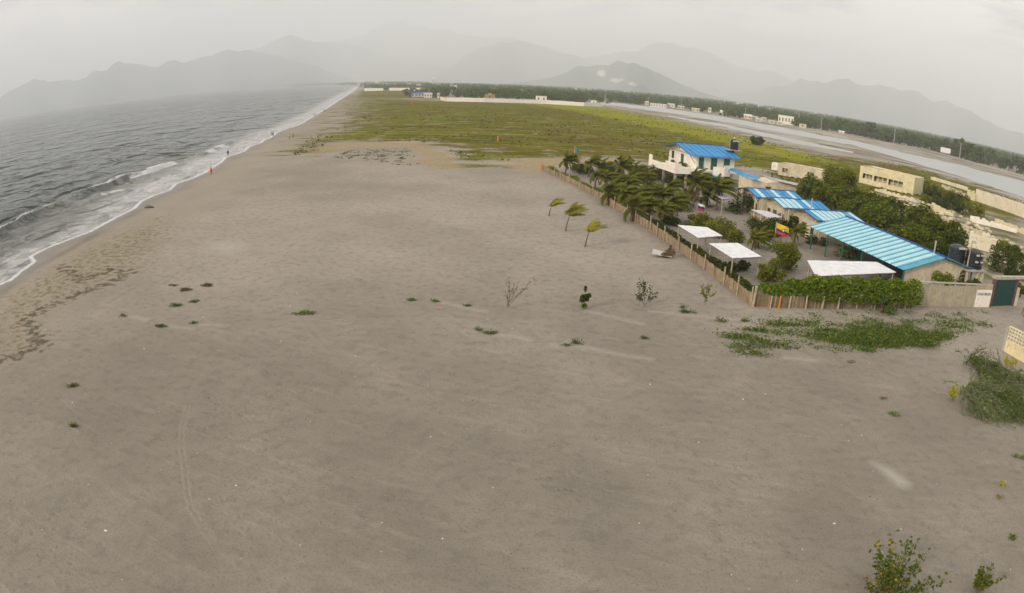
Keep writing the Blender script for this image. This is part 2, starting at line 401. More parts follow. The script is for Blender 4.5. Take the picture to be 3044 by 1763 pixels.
tl_ = [[(1085, 747), (1165, 762)], [(1445, 765), (1500, 775), (1580, 795)], [(1420, 853), (1500, 868), (1600, 885)], [(1395, 845), (1440, 862)], [(1600, 762), (1700, 775)], [(1700, 775), (1860, 790)], [(400, 806), (470, 812)], [(480, 797), (540, 803)], [(1225, 825), (1300, 840)], [(1360, 850), (1420, 856)], [(1150, 760), (1190, 768)], [(1930, 885), (2000, 892)], [(310, 780), (360, 790)], [(1835, 800), (1870, 806)]]
att['tails'] = np.max([np.exp(-(dist_line(P, wp(L)) / .28) ** 2) for L in tl_], 0)
pale = [wp([(2150, 1140), (2180, 1150), (2215, 1175), (2235, 1195), (2215, 1200), (2190, 1180)]), wp([(530, 600), (570, 596), (590, 610), (560, 622), (530, 615)])]
att['pale'] = np.maximum(soft(pale[0], .03), .7 * soft(pale[1], .05))
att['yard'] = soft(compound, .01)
att['light'] = sstep(Rf, 22, 75) * (1 - sstep(-P[:, 0], 5, 60) * .35)  # sand paler with distance; darker foreground is partly lens vignetting painted into its colour
V = np.column_stack([P, GZ])
V = np.vstack([V, [[0, 0, 0]]]); ctr = len(V) - 1

gm = D.materials.new('sand_and_grass_ground'); gm.use_nodes = True; t = NT(gm.node_tree)
pos = t.n('ShaderNodeNewGeometry').outputs['Position']
pf = t.scalevec(pos, (1, 1, 0))
nA = t.noise(pf, .045, 3, .5); nB = t.noise(pf, .16, 4, .6); nC = t.noise(pf, 1.3, 5, .65); nD = t.noise(pf, 9, 4, .7); nE = t.noise(pf, 30, 3, .7)
nS = t.noise(t.n('ShaderNodeVectorRotate', inp={'Vector': pf, 'Angle': RD(25)}).outputs[0], .35, 4, .6, 1.0)
strk = t.noise(t.scalevec(t.n('ShaderNodeVectorRotate', inp={'Vector': pf, 'Angle': RD(20)}).outputs[0], (.25, 2.2, 1)), .8, 5, .6, .3)
sand = t.mix(t.step(t.math('ADD', t.math('MULTIPLY', nB, .5), t.math('MULTIPLY', nA, .5)), .36, .64), (.205, .180, .144), (.272, .241, .194))
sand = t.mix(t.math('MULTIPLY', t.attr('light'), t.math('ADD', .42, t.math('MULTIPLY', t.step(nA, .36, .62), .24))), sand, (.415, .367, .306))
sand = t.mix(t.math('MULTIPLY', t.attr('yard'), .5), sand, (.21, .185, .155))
sand = t.mix(t.math('MULTIPLY', t.step(strk, .5, .72), .16), sand, (.42, .37, .31))
sand = t.mix(t.math('MULTIPLY', t.step(nC, .46, .66), .36), sand, (.15, .135, .115))
sand = t.mix(t.math('MULTIPLY', t.step(nD, .50, .66), .50), sand, (.11, .10, .09))
sand = t.mix(t.math('MULTIPLY', t.step(nE, .60, .74), .35), sand, (.46, .41, .34))
vor = t.n('ShaderNodeTexVoronoi', inp={'Vector': pf, 'Scale': 1.1}).outputs['Distance']
sand = t.mix(t.math('MULTIPLY', t.step(t.math('SUBTRACT', .05, vor), 0, .02), t.step(nC, .5, .56)), sand, (.60, .56, .48))
vor2 = t.n('ShaderNodeTexVoronoi', inp={'Vector': t.scalevec(pf, (1.3, 1, 1)), 'Scale': 1.6}).outputs['Distance']
sand = t.mix(t.math('MULTIPLY', t.step(t.math('SUBTRACT', .06, vor2), 0, .02), t.step(nB, .5, .55)), sand, (.06, .05, .04))
# tide wrack
sand = t.mix(t.math('MULTIPLY', t.attr('tan'), t.math('ADD', .25, t.math('MULTIPLY', t.step(nC, .4, .6), .4))), sand, (.315, .275, .215))
wz = t.math('MULTIPLY', t.attr('wrackz'), t.step(t.math('ADD', nC, t.math('MULTIPLY', nD, .35)), .62, .80))
sand = t.mix(t.math('MULTIPLY', t.attr('wrackz'), .38), sand, (.30, .255, .175))
sand = t.mix(t.math('MULTIPLY', wz, .7), sand, (.12, .10, .055))
wk = t.step(t.math('ADD', t.attr('wrack'), t.math('MULTIPLY', t.math('SUBTRACT', nC, .5), 2.2)), .75, 1.1)
sand = t.mix(t.math('MULTIPLY', wk, .75), sand, (.085, .072, .05))
sand = t.mix(t.math('MULTIPLY', t.attr('pale'), .7), sand, (.46, .44, .38))
sand = t.mix(t.math('MULTIPLY', t.math('MULTIPLY', t.attr('track'), t.step(nC, .35, .6)), .30), sand, (.44, .38, .30))
sand = t.mix(t.math('MULTIPLY', t.math('MULTIPLY', t.attr('lines'), t.step(nC, .40, .62)), .20), sand, (.42, .37, .30))
sand = t.mix(t.math('MULTIPLY', t.attr('tails'), .32), sand, (.47, .43, .37))
sand = t.mix(t.math('MULTIPLY', t.attr('scarp'), .5), sand, (.13, .115, .09))
sand = t.mix(t.math('MULTIPLY', t.attr('wet'), .75), sand, (.17, .155, .13))
# front patch and rubble yard
fg = t.step(t.math('ADD', t.attr('frontg'), t.math('MULTIPLY', t.math('SUBTRACT', nC, .5), 2.0)), .6, 1.1)
col = t.mix(t.math('MULTIPLY', fg, .55), sand, (.20, .185, .12))
rb = t.attr('rubble')
rc = t.mix(t.step(nB, .42, .58), (.30, .27, .20), (.12, .125, .05)); rc = t.mix(t.step(nC, .5, .65), rc, (.20, .17, .12))
col = t.mix(rb, col, rc)
# meadow
g1 = t.mix(t.step(nB, .44, .56), (.125, .142, .010), (.150, .125, .018))
g1 = t.mix(t.step(nS, .52, .60), g1, (.190, .190, .008)); g1 = t.mix(t.math('MULTIPLY', t.step(nC, .48, .62), .6), g1, (.060, .050, .015))
g1 = t.mix(t.math('MULTIPLY', t.step(nD, .5, .7), .3), g1, (.19, .18, .04))
mB = t.noise(t.scalevec(pf, (.5, 1.3, 1)), .03, 5, .65)
g1 = t.mix(t.math('MULTIPLY', t.step(mB, .50, .57), .75), g1, (.120, .085, .026))
g1 = t.mix(t.math('MULTIPLY', t.step(t.noise(t.scalevec(pf, (.4, 1.6, 1)), .07, 5, .7, .5), .54, .60), .8), g1, (.070, .076, .012))
br = t.step(t.math('ADD', t.attr('bright'), t.math('MULTIPLY', t.math('SUBTRACT', nB, .5), 1.6)), .35, .75)
g1 = t.mix(t.math('MULTIPLY', br, .85), g1, t.mix(nC, (.21, .225, .010), (.26, .25, .018)))
nG = t.noise(t.scalevec(pf, (1, 1.6, 1)), .09, 6, .62)
gm_ = t.math('ADD', t.attr('grass'), t.math('ADD', t.math('MULTIPLY', t.math('SUBTRACT', nG, .5), 2.2), t.math('MULTIPLY', t.math('SUBTRACT', nC, .5), .8)))
gf = t.step(gm_, .36, .76)
bare = t.math('MULTIPLY', t.step(t.noise(t.scalevec(pf, (1, 1.8, 1)), .11, 6, .65), .57, .63), t.step(t.n('ShaderNodeSeparateXYZ', inp={0: pos}).outputs[1], 500, 250))
gf = t.math('MULTIPLY', gf, t.math('SUBTRACT', 1, t.math('MULTIPLY', bare, .8)))
col = t.mix(gf, col, g1)
bn = t.step(t.math('ADD', t.attr('brown'), t.math('MULTIPLY', t.math('SUBTRACT', nG, .5), 1.6)), .35, .7)
col = t.mix(t.math('MULTIPLY', bn, .85), col, t.mix(t.step(nC, .4, .65), (.36, .27, .165), (.26, .22, .12)))
# flats beside the lagoon
fl = t.mix(t.step(t.noise(t.scalevec(t.n('ShaderNodeVectorRotate', inp={'Vector': pf, 'Angle': RD(57)}).outputs[0], (.3, 1.2, 1)), .035, 6, .66, .6), .40, .62), (.40, .37, .33), (.22, .185, .14))
fl = t.mix(t.step(t.noise(t.scalevec(pf, (.7, 1.2, 1)), .05, 5, .65), .56, .62), fl, (.15, .145, .04))
col = t.mix(t.attr('flats'), col, fl)
col = t.mix(t.attr('far'), col, t.mix(t.step(nA, .4, .6), (.10, .11, .045), (.17, .155, .08)))
pb = t.n('ShaderNodeBsdfPrincipled', inp={'Base Color': col, 'Roughness': t.math('SUBTRACT', .95, t.math('MULTIPLY', t.attr('wet'), .5)), 'Specular IOR Level': t.math('MULTIPLY', t.attr('wet'), .3)})
fpv = t.n('ShaderNodeTexVoronoi', feature='SMOOTH_F1', inp={'Vector': pf, 'Scale': 2.1, 'Smoothness': .4}).outputs['Distance']
hgt = t.math('ADD', t.math('ADD', t.math('MULTIPLY', nC, .10), t.math('MULTIPLY', t.math('MULTIPLY', t.math('MINIMUM', fpv, .38), t.step(t.noise(pf, .12, 3, .6), .44, .60)), .16)), t.math('ADD', t.math('MULTIPLY', nD, .03), t.math('MULTIPLY', strk, .05)))
bp = t.n('ShaderNodeBump', inp={'Strength': .8, 'Distance': 1.0, 'Height': hgt})
t.t.links.new(bp.outputs[0], pb.inputs['Normal'])
t.n('ShaderNodeOutputMaterial', inp={0: pb.outputs[0]})
for k in att: att[k] = np.append(att[k], 0.0)
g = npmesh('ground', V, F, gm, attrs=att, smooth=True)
tag(g, 'grey brown sand beach running into a flat green meadow', None, kind='structure')
cd = MB(); cd.add([(3.2 * math.sin(a), 3.2 * math.cos(a), -.05) for a in np.linspace(0, 2 * math.pi, 24, endpoint=False)], [tuple(range(23, -1, -1))])
o = cd.build('sand', gm); tag(o, 'patch of bare sand straight below the camera', None, kind='structure')

# ------------------------------------------------------------------ sea with real waves
azs = np.radians(np.concatenate([np.arange(-150, -62, 2.0), np.arange(-62, -9, .10)]))
rr = [38.0]
while rr[-1] < 19500:
    r0 = rr[-1]; rr.append(r0 + max(.22, min(r0 * r0 / (17 * 653) * .55, r0 * .03)))
rr = np.array(rr); A, R = np.meshgrid(azs, rr); na, nr = len(azs), len(rr)
P = np.stack([R.ravel() * np.sin(A.ravel()), R.ravel() * np.cos(A.ravel())], 1)
idx = np.arange(nr * na).reshape(nr, na)
F = np.stack([idx[:-1, :-1], idx[:-1, 1:], idx[1:, 1:], idx[1:, :-1]], -1).reshape(-1, 4)
S = shore_sd(P); keep = S < 4 + .02 * R.ravel()
kf = keep[F].any(1); F = F[kf]
used = np.unique(F); remap = np.full(len(P), -1); remap[used] = np.arange(len(used)); F = remap[F]; P = P[used]; S = S[used]
Rf = np.hypot(P[:, 0], P[:, 1]); sp = np.clip(Rf ** 2 / (17 * 653) * .55, .22, Rf * .03)
CREST = -10
z = np.zeros(len(P)); rs2 = np.random.RandomState(11); dsea = -S
for l in [1.5, 1.8, 2.1, 2.6, 3.1, 3.8, 4.6, 5.5, 6.7, 8, 9.6, 11.5, 14]:
    for j in range(3):
        a = RD(rs2.normal(CREST, 22 if l < 8 else 10)); k = 2 * math.pi / l; ph = rs2.uniform(0, 6.28)
        w = sstep(l / sp, 2.2, 5)
        q = k * (P[:, 0] * math.cos(a) + P[:, 1] * math.sin(a)) + ph
        g_ = .5 + .5 * np.sin(q * .13 + 2.1 * ph + .09 * k * P[:, 1])
        z += w * .011 * l * g_ * np.sin(q - .75 * np.sin(q))
z *= sstep(dsea, 1, 26) * .85 + .05
bre = [[cv5(*q) for q in L] for L in [
    [(-500, 1180), (0, 1010), (120, 950), (200, 900), (330, 850), (440, 800), (540, 785)],
    [(590, 730), (720, 690), (850, 650), (940, 600), (1030, 575), (1120, 558), (1180, 535), (1240, 510), (1340, 478)],
    [(1350, 465), (1430, 448), (1520, 425), (1560, 412), (1630, 388), (1720, 352), (1780, 300)],
    [(620, 790), (720, 755), (800, 718), (920, 688)], [(100, 860), (230, 815), (330, 790)], [(0, 610), (100, 590), (200, 575)], [(-100, 520), (0, 495), (120, 470), (180, 450)], [(200, 545), (330, 530), (430, 500)]]]
foam = np.zeros(len(P))
amps = [.95, 1.0, .6, .35, .4, .35, .35, .3]
for L, am in zip(bre, amps):
    W2 = [tuple(at(x, y, SEA + .2)[:2]) for x, y in L]
    d = dist_line(P, W2); a0 = np.array(W2[0]); a1 = np.array(W2[-1]); tt = np.clip(((P - a0) @ (a1 - a0)) / ((a1 - a0) @ (a1 - a0)), 0, 1)
    # signed offset shoreward
    nrm = np.array([(a1 - a0)[1], -(a1 - a0)[0]]); nrm = nrm / np.linalg.norm(nrm)
    mid = np.array([np.interp(tt, np.linspace(0, 1, len(W2)), [w[i] for w in W2]) for i in (0, 1)]).T
    sg = np.sign((P - mid) @ nrm) * d
    prof = np.where(sg > 0, np.exp(-(sg / .8) ** 2), np.exp(-(sg / 2.6) ** 2))
    z += am * prof * (.25 + .75 * np.sin(math.pi * np.clip(tt, .02, .98)) ** .5)
def fo(q, wdt, amp):
    global foam
    foam = np.maximum(foam, amp * np.exp(-(dist_line(P, [tuple(at(*p, SEA + .2)[:2]) for p in q]) / wdt) ** 2))
fo([cv5(*q) for q in [(1030, 585), (1120, 562), (1180, 540), (1240, 515), (1340, 485)]], 1.8, 1.0)
fo([cv5(*q) for q in [(1175, 520), (1250, 500), (1330, 480)]], 2.2, 1.15)
fo([cv5(*q) for q in [(800, 722), (880, 700), (940, 685)]], 1.0, .9)
fo([cv5(*q) for q in [(1610, 395), (1650, 385)]], 1.8, 1.3)
fo([cv5(*q) for q in [(1680, 362), (1730, 350)]], 2.0, 1.3)
fo([cv1(*q) for q in [(620, 190), (700, 180)]], 2.5, 1.0)
fo([cv5(*q) for q in [(1290, 135), (1330, 130)]], 6, .8)
fo([cv5(*q) for q in [(0, 1250), (120, 1190), (300, 1130), (500, 1050), (640, 985)]], 1.6, .6)
tnear = sstep(Rf, 85, 130)
washw = 7 + 7.5 * tnear + 6 * sstep(Rf, 250, 900)
wash = 1 - sstep(dsea, washw * .45, washw)
foam = np.maximum(foam, wash * (.45 + .11 * tnear - .10 * sstep(Rf, 500, 1500)))
foam = np.maximum(foam, 1.15 * np.exp(-((dsea - .3) / (.5 + .0025 * Rf)) ** 2))
cap = z / .5; foam = np.maximum(foam, sstep(cap, 1.15, 1.7) * .85)
att = {'foam': foam, 'wash': wash, 'deep': sstep(dsea, 4, 30)}
sm = D.materials.new('sea_water'); sm.use_nodes = True; t = NT(sm.node_tree)
pos = t.n('ShaderNodeNewGeometry').outputs['Position']; pf = t.scalevec(pos, (1, 1, 0))
rot = t.n('ShaderNodeVectorRotate', inp={'Vector': pf, 'Angle': RD(-8)}).outputs[0]
w1 = t.noise(t.scalevec(rot, (1, .42, 1)), .55, 5, .6, .4); w2 = t.noise(t.scalevec(rot, (1, .45, 1)), .10, 5, .6, .5); w3 = t.noise(t.scalevec(rot, (1, .6, 1)), 2.2, 4, .65)
w4 = t.noise(t.scalevec(rot, (1, .35, 1)), .022, 4, .6, .5)
fn = t.math('ADD', t.math('MULTIPLY', t.noise(t.scalevec(rot, (1, .45, 1)), .45, 6, .72, .6), .5), t.math('MULTIPLY', t.noise(t.scalevec(rot, (1, .5, 1)), 2.3, 6, .75, .8), .5))
ff = t.step(t.math('ADD', t.attr('foam'), t.math('MULTIPLY', t.math('SUBTRACT', fn, .5), 2.6)), .45, 1.0)
st1 = t.noise(t.scalevec(rot, (1, .16, 1)), .16, 5, .62, .4); st2 = t.noise(t.scalevec(rot, (1, .14, 1)), .035, 5, .6, .3)
stk = t.math('MULTIPLY', t.math('ADD', t.step(st1, .52, .64), t.step(st2, .52, .64)), .3)
wc = t.mix(t.attr('deep'), (.16, .155, .13), (.058, .070, .062))
wc = t.mix(t.math('MULTIPLY', stk, .75), wc, (.014, .022, .022))  # dark streaks: shading of wave fronts painted into the water colour
wc = t.mix(t.math('MULTIPLY', t.attr('wash'), .8), wc, (.40, .39, .375))
pw = t.n('ShaderNodeBsdfPrincipled', inp={'Base Color': wc, 'Roughness': t.math('ADD', .14, t.math('MULTIPLY', stk, .2)), 'IOR': 1.33, 'Specular IOR Level': .5})
def train(ang, lam, h_, fall, sd2, elo, ehi):
    v = t.n('ShaderNodeVectorRotate', inp={'Vector': pf, 'Angle': RD(ang)}).outputs[0]
    v = t.n('ShaderNodeVectorMath', operation='ADD', inp={0: v, 1: (sd2 * 17.0, sd2 * 5.0, 0)}).outputs[0]
    x = t.n('ShaderNodeSeparateXYZ', inp={0: v}).outputs[0]
    x = t.math('ADD', x, t.math('MULTIPLY', t.noise(t.scalevec(v, (1, .8, 1)), .45 / lam, 3, .5), lam * 2.2))
    q = t.math('FRACT', t.math('DIVIDE', x, lam))
    pr_ = t.math('MINIMUM', t.math('DIVIDE', q, 1 - fall), t.math('DIVIDE', t.math('SUBTRACT', 1, q), fall))
    ev = t.step(t.noise(t.scalevec(v, (1, 1.25, 1)), 1.15 / lam, 2, .5), elo, ehi)
    return t.math('MULTIPLY', t.math('MULTIPLY', pr_, ev), h_)
tr1 = train(-10, 8.5, 1.15, .18, 1, .45, .62); tr2 = train(4, 4.2, .50, .22, 2, .44, .62); tr3 = train(-18, 19, 2.7, .14, 3, .47, .62); tr4 = train(-6, 44, 6.0, .12, 4, .48, .62)
bh = t.math('ADD', t.math('MULTIPLY', w1, .30), t.math('ADD', t.math('MULTIPLY', w2, .9), t.math('ADD', t.math('MULTIPLY', w3, .12), t.math('ADD', tr4, t.math('ADD', tr1, t.math('ADD', tr2, tr3))))))
b_ = t.n('ShaderNodeBump', inp={'Strength': 1.0, 'Distance': 1.0, 'Height': bh}); t.t.links.new(b_.outputs[0], pw.inputs['Normal'])
pfm = t.n('ShaderNodeBsdfDiffuse', inp={0: (.60, .59, .58, 1)})
mx = t.n('ShaderNodeMixShader', inp={0: t.math('MULTIPLY', ff, .88), 1: pw.outputs[0], 2: pfm.outputs[0]})
t.n('ShaderNodeOutputMaterial', inp={0: mx.outputs[0]})
s = npmesh('sea', np.column_stack([P, SEA + z]), F, sm, attrs=att, smooth=True)
tag(s, 'grey green choppy sea with a foaming edge', None, kind='structure')

# ------------------------------------------------------------------ lagoon sheets beyond the meadow
lm = D.materials.new('lagoon_water'); lm.use_nodes = True; t = NT(lm.node_tree)
pos = t.n('ShaderNodeNewGeometry').outputs['Position']
n1 = t.noise(pos, .05, 4, .6)
pl = t.n('ShaderNodeBsdfPrincipled', inp={'Base Color': t.mix(n1, (.40, .415, .395), (.31, .325, .31)), 'Roughness': .30, 'IOR': 1.33})
b_ = t.n('ShaderNodeBump', inp={'Strength': 1.0, 'Distance': 1.0, 'Height': t.math('MULTIPLY', t.noise(pos, .8, 3, .6), .25)}); t.t.links.new(b_.outputs[0], pl.inputs['Normal'])
t.n('ShaderNodeOutputMaterial', inp={0: pl.outputs[0]})
def sheet(name, up, lo, z, mat_, label, jit=.15):
    rg = random.Random(3); mb = MB()
    def dens(pts):
        out = []
        for i in range(len(pts) - 1):
            for k in range(8):
                f = k / 8; out.append((pts[i][0] * (1 - f) + pts[i + 1][0] * f, pts[i][1] * (1 - f) + pts[i + 1][1] * f + rg.uniform(-jit, jit)))
        out.append(pts[-1]); return out
    U, L = dens(up), dens(lo); vs = [at(x, y, z) for x, y in U] + [at(x, y, z) for x, y in L]; n = len(U)
    fs = [(i, n + i, n + i + 1, i + 1) for i in range(n - 1)]
    mb.add(vs, fs); o = mb.build(name, mat_); return tag(o, label, None, kind='structure')
sheet('lagoon', [(1478, 251.5), (1523, 253.7), (1641, 266.5), (1779, 287), (1898, 308), (2020, 332), (2109, 347), (2218, 374), (2357, 404), (2519, 447), (2700, 505)],
      [(1478, 257), (1523, 261.6), (1641, 276), (1779, 299), (1898, 321), (2020, 343), (2109, 359), (2218, 391), (2357, 432), (2519, 485), (2700, 560)], .03, lm, 'long pale grey lagoon channel beyond the meadow', .8)
sheet('lagoon_channel', [(1645, 284), (1700, 293.5), (1779, 305), (1860, 322), (1950, 341), (2020, 356), (2100, 373)],
      [(1645, 285.5), (1700, 297), (1779, 311), (1860, 331), (1950, 351), (2020, 364), (2100, 376)], .03, lm, 'narrow side channel between lagoon and meadow', .6)

# ------------------------------------------------------------------ hills
layers = [
 (9000, 1500, [(-260, 290), (-100, 262), (0, 239), (36, 224), (80, 208), (105, 204), (123, 207), (155, 199), (181, 200), (210, 195), (235, 181), (267, 172), (289, 161), (318, 163), (376, 166), (416, 156), (434, 148), (466, 137), (517, 134), (549, 124), (578, 120), (596, 121), (629, 128), (700, 142), (780, 165), (860, 190), (930, 204)]),
 (12000, 1900, [(400, 233), (480, 190), (560, 150), (629, 128), (672, 110), (705, 104), (752, 108), (802, 101), (860, 110), (950, 140), (1100, 175), (1250, 198), (1330, 210)]),
 (15500, 1900, [(560, 220), (640, 170), (780, 110), (850, 88), (900, 75), (950, 56), (988, 47), (1020, 59), (1080, 80), (1130, 93), (1200, 97), (1290, 103), (1370, 122), (1450, 150), (1600, 200), (1700, 236)]),
 (11000, 1600, [(1010, 203), (1060, 185), (1130, 145), (1180, 118), (1270, 108), (1350, 114), (1400, 128), (1450, 155), (1520, 195), (1590, 226)]),
 (12800, 1700, [(1270, 206), (1340, 180), (1430, 150), (1500, 132), (1560, 126), (1620, 113), (1660, 107), (1700, 120), (1760, 140), (1830, 162), (1900, 185), (2000, 225), (2150, 298)]),
 (9500, 1300, [(1750, 240), (1820, 224), (1880, 212), (1940, 205), (1970, 188), (2010, 187), (2040, 203), (2090, 195), (2130, 212), (2200, 216), (2260, 226), (2300, 245), (2400, 290), (2520, 340), (2700, 430)]),
 (6300, 700, [(1250, 206), (1300, 199), (1380, 180), (1420, 165), (1480, 156), (1530, 158), (1580, 172), (1640, 195), (1720, 226), (1790, 246)])]
hz = np.radians(np.arange(-66, 64, .12)); hr = np.concatenate([np.arange(5000, 6800, 45.0), np.arange(6800, 19000, 130.0)])
A, R = np.meshgrid(hz, hr); Pn = np.stack([R.ravel() * np.sin(A.ravel()), R.ravel() * np.cos(A.ravel())], 1)
def vnoise(P, sc, seed):
    r = np.random.RandomState(seed); G = r.rand(128, 128); q = P / sc; i = np.floor(q).astype(int); f = q - i; f = f * f * (3 - 2 * f)
    g_ = lambda a, b: G[(i[:, 0] + a) % 128, (i[:, 1] + b) % 128]
    return (g_(0, 0) * (1 - f[:, 0]) + g_(1, 0) * f[:, 0]) * (1 - f[:, 1]) + (g_(0, 1) * (1 - f[:, 0]) + g_(1, 1) * f[:, 0]) * f[:, 1]
rid = sum((1 - np.abs(2 * vnoise(Pn, sc, i) - 1)) * w for i, (sc, w) in enumerate([(2100, .45), (950, .28), (430, .17), (210, .10)]))
Z = np.full(len(Pn), -1e3)
Aa, Rr_ = A.ravel(), R.ravel()
for Rl, wd, sk in layers:
    aa, hh = [], []
    for x, y in sk:
        d = ray(x, y); aa.append(math.atan2(d[0], d[1])); hh.append(Rl * d[2] / math.hypot(d[0], d[1]) + HC)
    h = np.interp(Aa, aa, hh, left=-50, right=-50)
    n1d = np.random.RandomState(int(Rl)); u_ = np.degrees(Aa) + 100
    for sc, am in ((2.6, 26), (1.1, 20), (.5, 11), (.24, 6)):
        tb_ = n1d.rand(1200) - .5; i_ = np.floor(u_ / sc).astype(int); f_ = u_ / sc - i_; h = h + am * Rl / 10000 * (tb_[i_] * (1 - f_) + tb_[i_ + 1] * f_) * 2 * sstep(h, 30, 260)
    rj = Rl + 500 * np.sin(Aa * 23) + 300 * np.sin(Aa * 61)
    fall = np.exp(-((Rr_ - rj) / wd) ** 2 * 1.2)
    Z = np.maximum(Z, h * fall * (1 - (1 - fall ** 2) * .55 * (1 - rid) * 1.3) - 40 * (1 - fall))
fine = sum((vnoise(Pn, sc, 40 + i) - .5) * w for i, (sc, w) in enumerate([(1500, 130), (700, 110), (330, 70), (150, 34)]))
Z = Z + np.clip(Z, 0, 500) / 500 * (60 * (rid - .55) + fine)
Z = np.maximum(Z, -3.5)
def azp(x, y=180): d = ray(x, y); return math.atan2(d[0], d[1])
rj = 6300 + 500 * np.sin(Aa * 23) + 300 * np.sin(Aa * 61)
def ell(xc, wx, dr, wr): return 1 - np.sqrt(((Aa - azp(xc)) / (azp(xc + wx) - azp(xc))) ** 2 + ((Rr_ - rj - dr) / wr) ** 2)
rockm = np.clip(.5 + .8 * np.maximum.reduce([ell(1480, 17, -430, 110), ell(1520, 26, -530, 70), ell(1556, 18, -590, 60)]), 0, 1) * (Rr_ < 6700)
idx = np.arange(A.size).reshape(A.shape)
F = np.stack([idx[:-1, :-1], idx[:-1, 1:], idx[1:, 1:], idx[1:, :-1]], -1).reshape(-1, 4)
hm = D.materials.new('hill_forest'); hm.use_nodes = True; t = NT(hm.node_tree)
pos = t.n('ShaderNodeNewGeometry').outputs['Position']
hc = t.mix(t.step(t.noise(pos, .0016, 6, .6), .4, .6), (.055, .075, .060), (.10, .115, .085))
hc = t.mix(t.step(t.math('ADD', t.attr('rock'), t.math('MULTIPLY', t.math('SUBTRACT', t.noise(pos, .008, 5, .7), .5), 1.1)), .55, .9), hc, (.62, .52, .43))
d_ = t.n('ShaderNodeBsdfDiffuse', inp={0: hc}); t.n('ShaderNodeOutputMaterial', inp={0: d_.outputs[0]})
h = npmesh('hills', np.column_stack([Pn, Z]), F, hm, attrs={'rock': rockm}, smooth=True)
tag(h, 'hazy mountain ranges behind the bay with a pale quarry scar', None, kind='structure')

# ------------------------------------------------------------------ haze
hb = MB(); hb.box(-19800, 19800, -19800, 19800, -5.2, 1680)
hzm = D.materials.new('haze'); hzm.use_nodes = True; t = NT(hzm.node_tree)
pv = t.n('ShaderNodeVolumePrincipled', inp={'Color': (.872, .908, .948, 1), 'Density': 2.35e-4, 'Anisotropy': 0.0})
mo = t.n('ShaderNodeOutputMaterial'); t.t.links.new(pv.outputs[0], mo.inputs['Volume'])
o = hb.build('haze', hzm); tag(o, 'pale haze hanging over the bay and the plain', None, kind='stuff')


# ================================================================== foliage builders
def leaves(name, C, size, seed, m, parent=None, flat=.35, aspect=.55, dirs=None):
    """one small rhombus leaf per centre"""
    r = np.random.RandomState(seed); n = len(C); C = np.asarray(C, float)
    s = size * r.uniform(.6, 1.35, n)[:, None]
    a = r.normal(size=(n, 3)) if dirs is None else np.asarray(dirs) + r.normal(scale=.25, size=(n, 3))
    if dirs is None: a[:, 2] *= flat
    a /= np.linalg.norm(a, axis=1)[:, None] + 1e-9
    b = r.normal(size=(n, 3)); b -= (b * a).sum(1)[:, None] * a; b /= np.linalg.norm(b, axis=1)[:, None] + 1e-9
    V = np.stack([C - a * s, C + b * s * aspect, C + a * s, C - b * s * aspect], 1).reshape(-1, 3)
    F = np.arange(4 * n).reshape(n, 4)
    return npmesh(name, V, F, m, parent, attrs={'rnd': np.repeat(r.rand(n), 4)})
def blob_pts(blobs, n, seed, shell=.38):
    r = np.random.RandomState(seed); w = np.array([b[3] * b[4] + b[3] * b[5] for b in blobs], float); w /= w.sum(); out = []
    for b, k in zip(blobs, r.multinomial(n, w)):
        d = r.normal(size=(k, 3)); d /= np.linalg.norm(d, axis=1)[:, None] + 1e-9
        d *= (r.rand(k) ** shell)[:, None]
        out.append(d * np.array(b[3:6]) + np.array(b[:3]))
    return np.vstack(out)
def broad_blobs(R, H, k, seed, low=.25):
    r = random.Random(seed); bl = []
    for i in range(k):
        a = r.uniform(0, 6.28); q = R * math.sqrt(r.random()) * .75; zz = H * r.uniform(low, .86) * (1 - .25 * q / R)
        s = R * r.uniform(.26, .44)
        bl.append((q * math.cos(a), q * math.sin(a), zz, s, s, s * .72))
    return bl
def broadleaf(name, label, cat, H, R, n, size, m, seed, k=14, low=.25, group=None, parts=('trunk', 'crown'), stems=1):
    t_ = thing(name, label, cat, group=group); r = random.Random(seed); bl = broad_blobs(R, H, k, seed, low)
    mb = MB()
    for s_ in range(stems):
        ox = 0 if stems == 1 else r.uniform(-.25, .25) * R; oy = 0 if stems == 1 else r.uniform(-.25, .25) * R
        mb.tube([(ox, oy, -.1), (ox + .04 * H, oy, .18 * H), (ox + .02 * H, oy + .03 * H, .38 * H), (ox, oy, .6 * H)], [.045 * H, .035 * H, .026 * H, .012 * H], 6)
        for b in bl[s_::max(1, stems)][:9]:
            z0 = r.uniform(.15, .4) * H
            mb.tube([(ox + .02 * H, oy, z0), ((ox + b[0]) * .55, (oy + b[1]) * .55, (z0 + b[2]) / 2 + .05 * H), (b[0], b[1], b[2])], [.018 * H, .012 * H, .004 * H], 5)
    mb.build(parts[0], mt['bark'], t_, smooth=True)
    leaves(parts[1], blob_pts(bl, n, seed), size, seed, m, t_)
    return t_
def frond_pts(base, azm, el, L, wind, droop, rng, nst=26):
    d = Vector((math.cos(azm) * math.cos(el), math.sin(azm) * math.cos(el), math.sin(el))); p = Vector(base); pts = [p.copy()]; ds = [d.copy()]
    for i in range(nst):
        f = i / nst
        d = (d + Vector((wind, wind * .1, -droop * (.35 + f))) * (1.6 / nst)).normalized(); p = p + d * (L / nst); pts.append(p.copy()); ds.append(d.copy())
    return pts, ds
